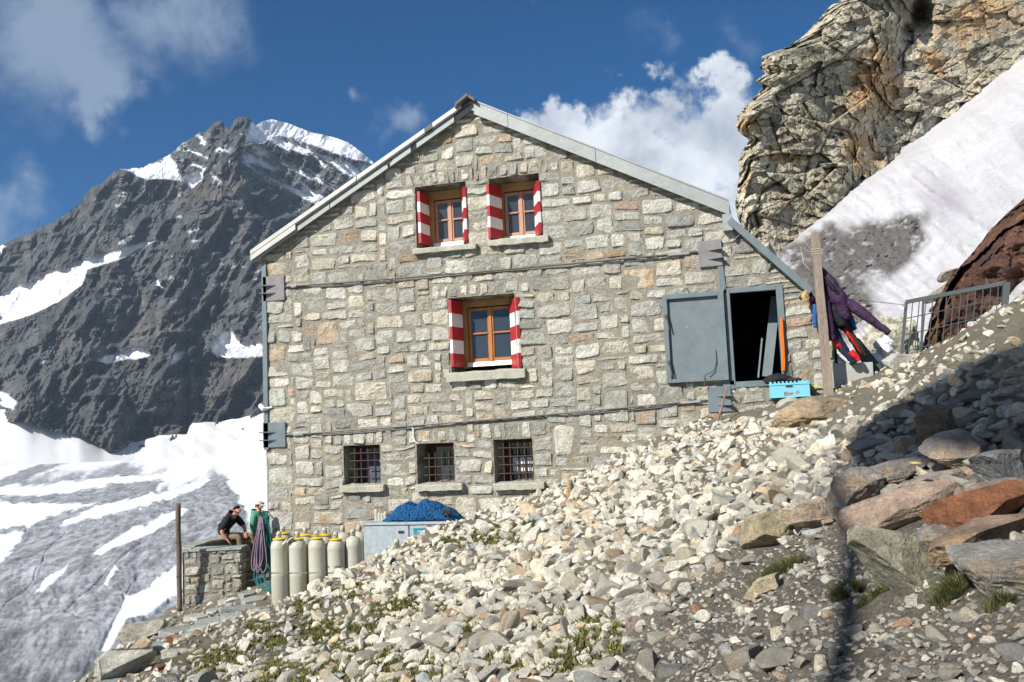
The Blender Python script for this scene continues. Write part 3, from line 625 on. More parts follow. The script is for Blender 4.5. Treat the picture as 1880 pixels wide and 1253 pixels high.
m = MB(); m.tube([(dx1-.2, -.075, dz0+.55), (dx1-.2, -.09, dz0+.35), (dx1-.25, -.1, dz0+.18), (dx1-.42, -.15, dz0+.1), (dx1-.42, -.15, dz0-.1)], .008, 5); m.build('door_stay', M['cable'], hd)
# ---- anchor plates, posts, tie rods
def plate(px0, py0, px1, py1, side, mt='steelr'):
    p0, p1 = onY(px0, py0, -.05), onY(px1, py1, -.05); m = MB(); x0, x1, z1, z0 = p0[0], p1[0], p0[2], p1[2]
    m.box((x0, -.07, z0), (x1, -.03, z1), bev=.005); pl = m.build('anchor_plate', M[mt], hut)
    zc = (z0+z1)/2
    for z in (zc+.07, zc-.09):
        m = MB(); xa, xb = (x0-.02, x0+(x1-x0)*.62) if side < 0 else (x1+.02, x1-(x1-x0)*.62)
        m.add([(xa, -.19, z), (xa, -.071, z), (xb, -.071, z), (xa, -.19, z-.02), (xa, -.071, z-.02), (xb, -.071, z-.02)], [(0, 1, 2), (3, 5, 4), (0, 2, 5, 3), (0, 3, 4, 1), (1, 4, 5, 2)])
        m.build('stiffener_fin', M['steel'], pl)
    return pl
plate(483, 509, 523, 551, -1); plate(483, 777, 525, 821, -1, 'steel'); plate(1281, 444, 1327, 488, 1); plate(1298, 711, 1344, 756, 1, 'steel')
m = MB(); m.bar(onY(486, 480, -.02), onY(491, 826, -.02), .10, .10, up=(0, 1, 0)); m.build('corner_post', M['steel'], hut)
m = MB(); m.bar(onY(1322, 486, -.03), onY(1329, 540, -.03), .10, .04, up=(0, 1, 0)); m.bar(onY(1337, 700, -.03), onY(1339, 715, -.03), .2, .04, up=(0, 1, 0)); m.build('steel_strap', M['steel'], hut)
for (p, q, tb) in (((523, 527), (1281, 463), ((536, 547), (1232, 1268))), ((525, 799), (1299, 735), ((540, 562), (1255, 1288)))):
    A, B = onY(*p, -.07), onY(*q, -.07); m = MB(); n = 40; T = np.linspace(0, 1, n)[:, None]
    L = A*(1-T)+B*T; L[:, 2] -= .03*np.sin(T[:, 0]*pi); m.tube(L, .016, 6)
    L2 = L.copy(); L2[:, 2] -= .045*np.clip(np.sin(T[:, 0]*pi)*3, 0, 1)+.012*np.sin(T[:, 0]*9); L2[:, 1] += .03; m.tube(L2, .013, 6)
    cb = m.build('tie_cable', M['cable'], hut)
    for (t0, t1) in tb:
        f0, f1 = (t0-p[0])/(q[0]-p[0]), (t1-p[0])/(q[0]-p[0]); a0, a1 = A*(1-f0)+B*f0, A*(1-f1)+B*f1; a0[2] -= .01; a1[2] -= .01
        m = MB(); m.bar(a0, a1, .05, .05, bev=.01); m.build('turnbuckle', M['zinc'], cb)
m = MB(); m.tube([onY(752, 784, -.04), onY(756, 784, -.05), onY(758.5, 788, -.05), onY(759, 803, -.05), onY(762, 811, -.05), onY(768, 815, -.03)], .014, 6); m.build('white_pipe', M['whitep'], hut)
m = MB(); m.tube([onY(478, 745, -.05), onY(484, 752, -.12), onY(492, 750, -.06), onY(500, 748, -.03)], [.05, .05, .03, .02], 7); m.build('white_rag', M['whitep'], hut)
# leaning planks and bits inside the hatch
p = onY(1417, 560, .5); m = MB(); m.bar(onY(1424, 545, .7), onY(1408, 692, .35), .17, .02, up=(0, 1, 0)); m.bar(onY(1399, 622, .6), onY(1392, 694, .3), .03, .03, up=(0, 1, 0))
m.bar(onY(1436, 575, .8), onY(1424, 600, .8), .05, .3, up=(0, 1, 0))
m.build('steel_plank', M['steel'], None, loc=onY(1408, 695, .5), label='grey steel plank leaning inside the open dark hatch', cat='plank')
m = MB()
for k in range(5):
    x = 1439+RNG.uniform(-2.5, 2.5); pts = [onY(1435+RNG.uniform(-1, 1), 584, -.09), onY(x-4, 610, -.09), onY(x-2, 640, -.10), onY(x-1, 668, -.1), onY(x-2+RNG.uniform(-2, 2), 681, -.1)]
    pts = np.array(pts); pts[:, 1] += RNG.uniform(-.03, .03); m.tube(pts, .013, 5)
m.build('orange_cord', M['orange'], None, loc=onY(1440, 584, 0), label='bundle of bright orange cord hanging at the right edge of the hatch', cat='cord')
# ------------------------------------------------------------------ mountain, glacier
def lerp_curve(x, pts):
    a = np.array(pts, float); return np.interp(x, a[:, 0], a[:, 1])
MT = [(-260, 560), (-60, 478), (0, 452), (60, 425), (110, 402), (148, 374), (165, 346), (190, 334), (212, 313), (236, 311), (262, 308), (293, 292), (312, 284), (330, 268), (352, 252), (378, 240), (392, 226), (407, 222), (414, 232), (421, 240), (430, 220), (436, 214), (452, 214), (462, 222), (470, 231), (482, 222), (500, 219), (530, 227), (570, 243), (600, 249), (640, 262), (668, 283), (685, 298), (705, 330), (760, 400), (860, 470), (1000, 560), (1150, 640)]
MB_ = [(-260, 770), (0, 760), (50, 762), (100, 780), (150, 785), (190, 812), (250, 822), (290, 808), (345, 806), (350, 785), (400, 783), (440, 775), (490, 766), (600, 745), (1150, 745)]
def build_mountain():
    U = np.linspace(-240, 1100, 560); nb = 16; v = np.concatenate([-np.linspace(1, .04, nb), np.linspace(0, 1, 300)])
    PX, T = np.meshgrid(U, v); top = lerp_curve(PX, MT); bot = lerp_curve(PX, MB_)+14
    sn_ = 1-ss(455, 470, PX)*ss(720, 700, PX); top = top+2.5*fbm(P3(PX*.09, 0), 4, 51)*(.3+.7*sn_)+1.5*vn(P3(PX*.6, 0), 52)*sn_
    PY = np.where(T >= 0, top+(bot-top)*T, top+160*(-T)**1.3)
    t = np.clip(T, 0, 1)
    dep = 2500-650*t+220*np.clip(-T, 0, 1)**.8
    # spurs: the dark front ridge falls from the notch to the lower left, the snowy face lies behind it
    ridge = lambda pts, w, a: a*np.exp(-(segdist(PX, PY, pts)/w)**2)
    dep = dep-ridge([(300, 300), (400, 310), (330, 480), (290, 700)], 60, 110)-ridge([(440, 225), (430, 300), (480, 460), (490, 640)], 55, 120)-ridge([(110, 400), (120, 560), (60, 740)], 60, 90)-ridge([(215, 320), (225, 450), (170, 640), (190, 780)], 45, 80)
    q = P3(PX*.009+.005*PY, PY*.0075); g = fbm(q*2.2, 6, 61, .56, True); g2 = fbm(P3((PX+.35*PY)*.022, PY*.016), 5, 66, .6, True); w1, w2, wid = worley(P3((PX+.3*PY)*.035, PY*.016), 12)
    fn = fbm(P3(PX*.16+.05*PY, PY*.08), 4, 68, .65, True)
    cap = np.exp(-((PX-510)/55)**2-((PY-235)/22)**2)
    PX_ = PX; rel = (g*62+g2*20+(wid-.5)*14+fn*6)*ss(0, .05, t+.02)*(1-cap)
    dep = dep-rel*np.where(T >= 0, 1, .5)
    # rock colour and snow
    n = fbm(P3(PX*.05, PY*.05), 5, 71); n2 = fbm(P3(PX*.02, PY*.02), 3, 72)
    rock = np.array([.078, .081, .082])*(1+.45*n[..., None])+np.array([.035, .018, .004])*np.clip(n2, 0, 1)[..., None]
    rock = rock*(1-.3*ss(0, .5, fbm(P3((PX)*.10, PY*.02), 4, 74))[..., None])
    def nz(s, sd, ax=1., ay=1.): return fbm(P3(PX*s*ax, PY*s*ay), 5, sd, .6)
    S = np.zeros(PX.shape)
    pol = [([(222, 310), (262, 306), (300, 290), (312, 284), (326, 304), (331, 326), (352, 316), (376, 308), (371, 334), (350, 346), (336, 331), (300, 327), (268, 329)], 4, .5),
           ([(466, 226), (500, 212), (535, 222), (572, 240), (545, 243), (520, 236), (498, 236), (486, 246), (470, 240)], 4, .3),
           ([(-10, 598), (-10, 540), (50, 520), (100, 500), (180, 465), (292, 437), (270, 449), (228, 473), (160, 495), (150, 522), (110, 552), (60, 578)], 5, .3),
           ([(178, 662), (240, 643), (270, 640), (276, 652), (240, 660), (196, 667)], 4, .6), ([(380, 632), (420, 600), (440, 632), (492, 632), (492, 655), (400, 657)], 5, .7), ([(-5, 715), (12, 722), (32, 742), (20, 750), (-5, 742)], 5, .8),
           ([(277, 510), (290, 516), (299, 528), (284, 524)], 3, .7), ([(308, 672), (325, 648), (342, 645), (330, 664)], 3, .8), ([(428, 370), (458, 365), (440, 382)], 4, .8), ([(150, 408), (156, 420), (152, 424)], 3, .5), ([(70, 660), (88, 660), (76, 672)], 4, .9), ([(-5, 450), (12, 452), (-5, 470)], 4, .8)]
    for p, w, j in pol: S = np.maximum(S, soft(PX+10*j*nz(.06, 81), PY+9*j*nz(.06, 82), p, w)+.0)
    S = ss(.35, .6, S)
    # banded snow on the upper right face
    face = soft(PX, PY, [(425, 262), (480, 236), (560, 244), (650, 262), (720, 340), (720, 400), (560, 420), (520, 350), (470, 310), (430, 300)], 22)
    rot = (PX*.5-PY*.87)*.11; al = (PX*.87+PY*.5)*.016; st = fbm(P3(rot, al), 5, 91, .62)
    S = np.maximum(S, ss(-.02, .14, st*.8+.40*face-.36+.10*nz(.03, 93))*face)
    left = soft(PX, PY, [(310, 290), (350, 250), (410, 230), (420, 300), (400, 335), (370, 320), (330, 320)], 8); S = np.maximum(S, ss(.05, .2, fbm(P3((PX*.4-PY*.9)*.10, (PX*.9+PY*.4)*.03), 4, 95)-.08)*left)
    sp = ss(.36, .44, fbm(P3(PX*.045, PY*.09), 5, 97, .62))*ss(650, 300, PY)*.8; S = np.maximum(S, sp*ss(150, 250, PX))
    cap2 = soft(PX+5*nz(.08, 99), PY+4*nz(.08, 98), [(462, 224), (500, 210), (535, 221), (575, 241), (640, 258), (690, 300), (640, 290), (560, 262), (520, 248), (500, 250), (480, 262), (450, 262)], 7); S = np.maximum(S, ss(.3, .6, cap2))
    Sb = ss(.2, .8, S); dep = dep+rel*.93*Sb*(T >= 0)-.75*Sb*(g*25)*(T >= 0); V = at(PX, PY, dep)
    S = S[..., None]; C = rock*(1-S)+np.array([.66, .68, .72])*S
    mesh_np('mountain', V.reshape(-1, 3), grid_faces(*PX.shape)[:, ::-1], M['mountain'], cols=C, smooth=False, kind='structure')
build_mountain()
def build_glacier():
    # snow basin rising to the mountain foot
    U = np.linspace(-300, 1100, 260); T = np.linspace(0, 1, 60); PX, TT = np.meshgrid(U, T); top = lerp_curve(PX, MB_)-8+2*fbm(P3(PX*.05, 0), 3, 7)
    PY = top+(905-top)*TT; dep = 1835-230*TT+4*fbm(P3(PX*.02, PY*.02), 4, 101)-20*np.exp(-((PX-20)/70)**2-((PY-775)/30)**2)
    tone = .62-.05*ss(0, 1, fbm(P3(PX*.03, PY*.06), 4, 105)); C = np.stack([tone, tone*1.01, tone*1.03], -1)
    streak = ss(.1, .5, fbm(P3((PX-1.6*PY)*.05, (PX+PY)*.006), 4, 107))*ss(150, 450, PX)*.35; C = C*(1-streak[..., None]*.6)
    mesh_np('snow_basin', at(PX, PY, dep).reshape(-1, 3), grid_faces(*PX.shape)[:, ::-1], M['snow'], cols=C, smooth=True, kind='structure')
    # glacier tongue: gently rolling sheet thirty metres below the hut
    ang = np.concatenate([np.linspace(-60, -33, 30)[:-1], np.linspace(-33, -12, 520), np.linspace(-12, 40, 50)[1:]]); dep = np.geomspace(55, 1620, 620)
    A, D = np.meshgrid(np.radians(ang), dep); f0 = np.array([-sin(radians(15.42)), cos(radians(15.42))]); r0 = np.array([f0[1], -f0[0]])
    tn = np.tan(A); X = CAM[0]+D*(f0[0]+tn*r0[0]); Y = CAM[1]+D*(f0[1]+tn*r0[1])
    px, py, _ = proj(P3(X, Y, -30.))
    a, b = onZ(60, 1085, -30)[:2], onZ(300, 925, -30)[:2]; d = (b-a)/np.linalg.norm(b-a); n = np.array([-d[1], d[0]])
    s_, t_ = X*d[0]+Y*d[1], X*n[0]+Y*n[1]; Lg = np.maximum(D/150, 1)**.75
    warp_ = 6*fbm(P3(s_*.012, t_*.012), 3, 110)
    f1 = fbm(P3(s_*.015/Lg, (t_+warp_)*.16/Lg), 5, 111, .6); f2 = fbm(P3(s_*.05, (t_+warp_)*.4), 4, 112, .6); fine = fbm(P3(X*.35, Y*.35), 4, 114, .6)
    g = soft(px, py, [(-400, 905), (-50, 878), (120, 866), (240, 866), (330, 885), (420, 905), (470, 960), (440, 1030), (520, 1100), (520, 1500), (-400, 1500)], 45)
    grey = ss(.18, .56, g*1.15+.85*f1-.08)
    W_ = np.zeros(X.shape)
    for p, w in [([(188, 1203), (212, 1150), (236, 1105), (272, 1066), (318, 1040), (420, 1010), (420, 1080), (300, 1095), (245, 1148), (206, 1203)], 6), ([(60, 1087), (90, 1053), (121, 1036), (117, 1050), (76, 1086)], 3), ([(-30, 990), (46, 978), (40, 992), (4, 1032), (-30, 1050)], 3),
                 ([(-20, 898), (120, 882), (200, 876), (330, 868), (330, 876), (200, 890), (110, 905), (-20, 915)], 4), ([(-20, 920), (60, 922), (180, 920), (100, 940), (50, 968), (0, 975), (-20, 975)], 4), ([(180, 925), (260, 908), (380, 880), (395, 886), (290, 918), (190, 945), (100, 965), (110, 955)], 4), ([(165, 1015), (230, 975), (330, 930), (345, 935), (260, 985), (180, 1022)], 3), ([(190, 1075), (215, 1045), (222, 1050), (200, 1080)], 3)]:
        W_ = np.maximum(W_, ss(.3, .7, soft(px+18*f1+5*f2, py+9*f1+4*f2, p, w)))
    grey = grey*(1-W_)
    cr = np.zeros(X.shape)   # crevasses
    for pts in [[(-20, 1150), (20, 1100), (60, 1068), (90, 1005), (150, 950), (215, 915), (300, 890)], [(120, 1125), (190, 1060), (240, 1010), (300, 960), (330, 945)], [(120, 1120), (150, 1140), (180, 1150)], [(-10, 1030), (30, 1000), (60, 955)], [(215, 1140), (235, 1090), (250, 1060)], [(290, 1110), (305, 1060), (320, 1045)], [(0, 930), (90, 905), (170, 880), (240, 872)]]:
        cr = np.maximum(cr, np.exp(-(segdist(px+3*f2*2, py+4*f1, pts)/1.2)**2))
    Z = -30+.7*f1*grey*Lg**.3+.4*f2*grey+.2*fine*grey-.25*cr*grey+1.2*fbm(P3(X*.008, Y*.008), 3, 118)*(D < 900)
    d_ = (fbm(P3(s_*.06, (t_+warp_)*.40), 5, 121, .68)+.6*fine); dirt = ss(-.35, .45, d_)
    ice = np.array([.225, .232, .245])*(1+.85*dirt[..., None]); ice = ice*(1-.22*cr[..., None])
    lowd = ss(1080, 1250, py)[..., None]; ice = ice*(1-.35*lowd)
    C = ice*grey[..., None]+np.array([.86, .88, .90])*(1-grey[..., None])
    mesh_np('glacier', np.stack([X, Y, Z], -1).reshape(-1, 3), grid_faces(*A.shape)[:, ::-1], M['ice'], cols=C, smooth=True, kind='structure')
    m = MB(); m.add([(-2900, -180, -48), (1300, -180, -48), (1300, 2850, -48), (-2900, 2850, -48)], [(0, 1, 2, 3)], col=(.5, .52, .55)); m.build('valley_floor', M['snow'], kind='structure')
build_glacier()
# ------------------------------------------------------------------ snow bank and cliff on the right
class Relief:   # smooth depth interpolator through measured control points
    def __init__(s, pts):
        s.p = np.array(pts, float); A = s.p[:, :2]/100; n = len(A); K = np.linalg.norm(A[:, None]-A[None], axis=-1)-np.eye(n)*.3
        Pm = np.concatenate([np.ones((n, 1)), A], 1); S = np.zeros((n+3, n+3)); S[:n, :n] = K; S[:n, n:] = Pm; S[n:, :n] = Pm.T
        s.A = A; s.w = np.linalg.solve(S, np.concatenate([s.p[:, 2], [0, 0, 0]]))
    def __call__(s, x, y):
        x = x/100; y = y/100; z = s.w[-3]+s.w[-2]*x+s.w[-1]*y
        for k in range(len(s.A)): z = z+s.w[k]*np.hypot(x-s.A[k, 0], y-s.A[k, 1])
        return z
SNT = [(1330, 500), (1380, 478), (1420, 458), (1480, 408), (1560, 335), (1650, 279), (1760, 198), (1880, 104), (2150, -100)]
def build_snow():
    R_ = Relief([(1400, 480, 27), (1480, 410, 28), (1560, 335, 29), (1650, 280, 30), (1760, 200, 31), (1880, 105, 32), (2100, -60, 34), (1420, 540, 24), (1520, 540, 22.5), (1600, 560, 21), (1640, 640, 19.5), (1700, 560, 20), (1760, 500, 19.5), (1880, 380, 20), (1880, 250, 25), (1700, 400, 24.5), (1600, 440, 25), (2100, 250, 22), (1600, 700, 18.5), (1450, 640, 20.5), (1680, 395, 25.3), (1700, 430, 24.3)])
    PX, T = np.meshgrid(np.linspace(1300, 2150, 320), np.linspace(-.12, 1, 330)); top = lerp_curve(PX, SNT)+2*fbm(P3(PX*.02, 0), 3, 2); bot = 760
    PY = np.where(T >= 0, top+(bot-top)*np.clip(T, 0, 1), top); dep = R_(PX, PY)
    lip = ss(0, .10, np.clip(T, 0, 1)); dep = dep-.9*(lip-1)*-1*0+1.4*(1-lip)**2+np.where(T < 0, -T*30, 0); PY = PY+np.where(T < 0, -T*250, 0)
    n1 = fbm(P3(PX*.012, PY*.012), 3, 131); sl = fbm(P3((PX*.78+PY*.62)*.006, (PX*-.62+PY*.78)*.055), 4, 132)
    rn = fbm(P3((PX*.45+PY*.3)*.02, (PX-PY*.3)*.09), 3, 134)
    dirty = soft(PX+18*fbm(P3(PX*.02, PY*.02), 4, 136), PY+26*fbm(P3(PX*.02, PY*.02), 4, 137), [(1395, 470), (1440, 445), (1500, 425), (1560, 418), (1620, 412), (1690, 392), (1705, 405), (1700, 440), (1670, 480), (1630, 515), (1590, 535), (1620, 600), (1500, 640), (1400, 640), (1330, 560)], 10)
    dn = fbm(P3(PX*.05, PY*.08), 6, 138, .72); d = np.clip(dirty*ss(-.5, .1, dn+.12), 0, 1); d = np.maximum(d, dirty*ss(0, .1, dirty)*.25)
    hole = np.exp(-((PX-1697)/11)**2-((PY-400)/16)**2)+.7*np.exp(-((PX-1683)/8)**2-((PY-425)/14)**2)
    fl = fbm(P3((PX*.6-PY*.35)*.10, (PX+PY)*.008), 3, 143)*ss(190, 20, PY-top)*(PX > 1420); cup = fbm(P3(PX*.05, PY*.09), 4, 144, .6, True); dep = dep-.25*n1-.30*sl-.07*rn*(1-dirty)-.10*fl-.10*cup-dirty*(.25*dn+.12*fbm(P3(PX*.12, PY*.12), 3, 139))+.5*hole
    # soft mauve-grey bands across the snow
    tint = ss(-.1, .5, fbm(P3((PX*.8+PY*.6)*.004, (PX*-.6+PY*.8)*.016), 4, 141))*soft(PX, PY, [(1560, 420), (1900, 230), (2200, 100), (2200, 330), (1880, 360), (1740, 470), (1640, 560), (1560, 560)], 40)
    C = np.array([.475, .478, .505])*(1-.08*ss(-.2, .3, sl)[..., None])*(1-tint[..., None]*np.array([.30, .33, .27])); dk = np.array([.10, .094, .09])*(1+.5*dn[..., None]); d = np.maximum(d, hole*.8)[..., None]
    C = C*(1-np.clip(d, 0, 1))+dk*np.clip(d, 0, 1)
    mesh_np('snow_slope', at(PX, PY, dep).reshape(-1, 3), grid_faces(*PX.shape)[:, ::-1], M['snow'], cols=C, smooth=True, kind='structure')
build_snow()
CLS = [(-260, 1640), (-150, 1612), (-60, 1575), (0, 1542), (8, 1526), (22, 1512), (50, 1492), (62, 1478), (85, 1452), (98, 1412), (104, 1398), (125, 1393), (135, 1404), (150, 1384), (158, 1398), (170, 1392), (195, 1372), (212, 1354), (235, 1352), (248, 1360), (258, 1374), (270, 1366), (290, 1358), (318, 1357), (335, 1352), (360, 1354), (380, 1348), (400, 1352), (420, 1360), (440, 1362), (520, 1372), (600, 1380)]
def build_cliff():
    nb = 14; un = np.concatenate([-np.linspace(1, .05, nb), np.linspace(0, 1, 520)**1.05]); vv = np.linspace(-240, 600, 520)
    Tu, PY = np.meshgrid(un, vv); s = np.interp(PY, [c[0] for c in CLS], [c[1] for c in CLS])+5*fbm(P3(PY*.06, 0), 4, 150)
    PX = np.where(Tu >= 0, s+(2180-s)*np.clip(Tu, 0, 1), s+60*(-Tu)); t = np.clip(Tu, 0, 1)
    base = 27.5+.0085*(PX-1350)+.004*(250-PY)
    edge = np.exp(-((PX-s)/16.)**2)*.6*(Tu >= 0)+np.where(Tu < 0, .6+(-Tu)*14, 0)     # round the arris
    gx = np.interp(PY, [-200, 60, 150, 230, 330, 420], [1640, 1618, 1588, 1565, 1548, 1540])   # gully line between buttress and wall
    gx = gx+14*fbm(P3(PY*.03, 3.), 4, 151); rec = 1.2*ss(-10, 60, PX-gx)*ss(700, 120, PX-gx)
    base = base+edge+rec
    Wp = at(PX, PY, base); xs = Wp*1.
    dv = np.array([.55, .25, -.80]); q = Wp@np.array([[.80, .35, .48], [.25, .6, -.75], [-.55, .7, .45]]).T       # tilted joint frame
    qw = q+.04*np.stack([fbm(q*.5, 3, 160), fbm(q*.5, 3, 161), fbm(q*.5, 3, 162)], -1)
    a1, a2, ai = worley(qw*np.array([.22, .45, 1.1]), 170); b1, b2, bi = worley(qw*np.array([.6, 1.3, 3.]), 180); c1, c2, ci = worley(qw*np.array([1.9, 4, 8.]), 190)
    disp = (ai-.5)*.50+(bi-.5)*.42+(ci-.5)*.20-.12*ss(.03, 0, a2-a1)-.05*ss(.04, 0, b2-b1)+.45*fbm(q*.4, 3, 195)+.09*fbm(q*2.2, 4, 196, .6, True)+.05*fbm(q*9, 3, 197)
    smooth_r = ss(1660, 1780, PX)*ss(190, 60, PY-(PX-1700)*-.2); disp = disp*(1-.45*smooth_r)
    cave = 2.6*np.exp(-((PX-1688)/20)**2-((PY-22)/28)**2)+1.2*np.exp(-((PX-1665)/12)**2-((PY-52)/10)**2)
    crack = .30*np.exp(-(segdist(PX, PY, [(1475, 190), (1490, 215), (1500, 232), (1520, 243), (1545, 247)])/2.5)**2)+.25*np.exp(-(segdist(PX, PY, [(1440, 330), (1400, 350), (1385, 390), (1400, 440)])/3.)**2)+.25*np.exp(-(segdist(PX, PY, [(1600, 60), (1612, 90), (1600, 110)])/3.)**2)
    dep = base-disp*np.where(Tu < 0, .4, 1)+cave+crack
    V = at(PX, PY, dep); nn = fbm(q*1.2, 5, 201, .6); n2 = fbm(q*.35, 4, 202, .6)
    wh = np.array([.62, .59, .50]); oc = np.array([.54, .37, .21]); gr = np.array([.41, .40, .32]); dk = np.array([.13, .125, .11]); bei = np.array([.55, .47, .34])
    k = ss(.0, .35, n2+.2*(bi-.5))[..., None]; C = wh*(1-k)+gr*k
    bl = ss(-.1, .3, nn+.3*(ai-.5))[..., None]*.55; C = C*(1-bl)+bei*bl
    om = np.zeros(PX.shape)
    for x, y, rx_, ry_, w in [(1610, 160, 70, 85, 1.), (1580, 270, 45, 75, .9), (1790, 40, 130, 65, .9), (1720, 110, 70, 40, .7), (1372, 232, 26, 16, 1.), (1450, 290, 60, 26, .7), (1370, 330, 22, 40, .8), (1560, 350, 60, 50, .5), (1670, 150, 60, 50, .5), (1480, 60, 40, 16, .5), (1430, 370, 60, 50, .45), (1840, 100, 50, 40, .5), (1650, 250, 60, 40, .4)]:
        om = np.maximum(om, w*np.exp(-((PX-x)/rx_)**2-((PY-y)/ry_)**2))
    om = ss(.36, .85, om+.42*nn+.22*(bi-.5))[..., None]*.85; C = C*(1-om)+oc*(1+.3*nn[..., None])*om
    li = ss(.18, .42, fbm(q*1.9, 5, 205, .62)+.25*np.exp(-((PX-1530)/45)**2-((PY-110)/55)**2)+.2*np.exp(-((PX-1510)/40)**2-((PY-210)/40)**2))[..., None]*.4; C = C*(1-li)+dk*li; C = C*np.array([.88, .86, .80])
    C = C*(1+.3*(ci-.5))[..., None]*(1+.25*(bi-.5))[..., None]
    mesh_np('cliff', V.reshape(-1, 3), grid_faces(*PX.shape)[:, ::-1], M['cliff'], cols=C, smooth=False, kind='structure')
build_cliff()
# ------------------------------------------------------------------ stones
def ico(sub):
    bm = bmesh.new(); bmesh.ops.create_icosphere(bm, subdivisions=sub, radius=1.)
    V = np.array([v.co[:] for v in bm.verts]); Fc = np.array([[v.index for v in f.verts] for f in bm.faces]); bm.free(); return V, Fc
ICO = {k: ico(k) for k in (1, 2, 3, 4, 5)}
def stone(sub, rng, planes=9, asp=(1., .75, .55), rough=.05, cut=(.45, .85)):
    V, Fc = ICO[sub]; V = V.copy()
    for _ in range(planes):
        n = rng.normal(size=3); n /= np.linalg.norm(n); d = rng.uniform(*cut); t = np.maximum(0, V@n-d); V -= t[:, None]*n
    if sub >= 2: V = V+V*(rough*fbm(V*2.2+rng.uniform(0, 50), 3 if sub < 4 else 5, 3, .55))[:, None]
    if sub >= 3: V = V+V*(rough*.6*fbm(V*7+rng.uniform(0, 50), 3, 5, .6, True))[:, None]
    a = np.array(asp)*np.exp(rng.normal(0, .14, 3)); return V*a, Fc
def rotm(rng, tilt=.5):
    a = rng.uniform(0, 2*pi); ax = rng.normal(0, tilt); ay = rng.normal(0, tilt)
    Rz = np.array([[cos(a), -sin(a), 0], [sin(a), cos(a), 0], [0, 0, 1]]); Rx = np.array([[1, 0, 0], [0, cos(ax), -sin(ax)], [0, sin(ax), cos(ax)]]); Ry = np.array([[cos(ay), 0, sin(ay)], [0, 1, 0], [-sin(ay), 0, cos(ay)]])
    return Ry@Rx@Rz
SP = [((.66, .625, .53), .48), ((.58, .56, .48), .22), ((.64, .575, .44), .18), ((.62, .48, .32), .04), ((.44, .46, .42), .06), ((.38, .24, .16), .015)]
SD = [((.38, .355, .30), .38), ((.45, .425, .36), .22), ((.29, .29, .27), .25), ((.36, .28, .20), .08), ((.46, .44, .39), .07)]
def scol(rng, pal):
    p = np.array([q[1] for q in pal]); p /= p.sum(); return np.array(pal[rng.choice(len(pal), p=p)][0])*rng.uniform(.82, 1.12)
rs = np.random.default_rng(21)
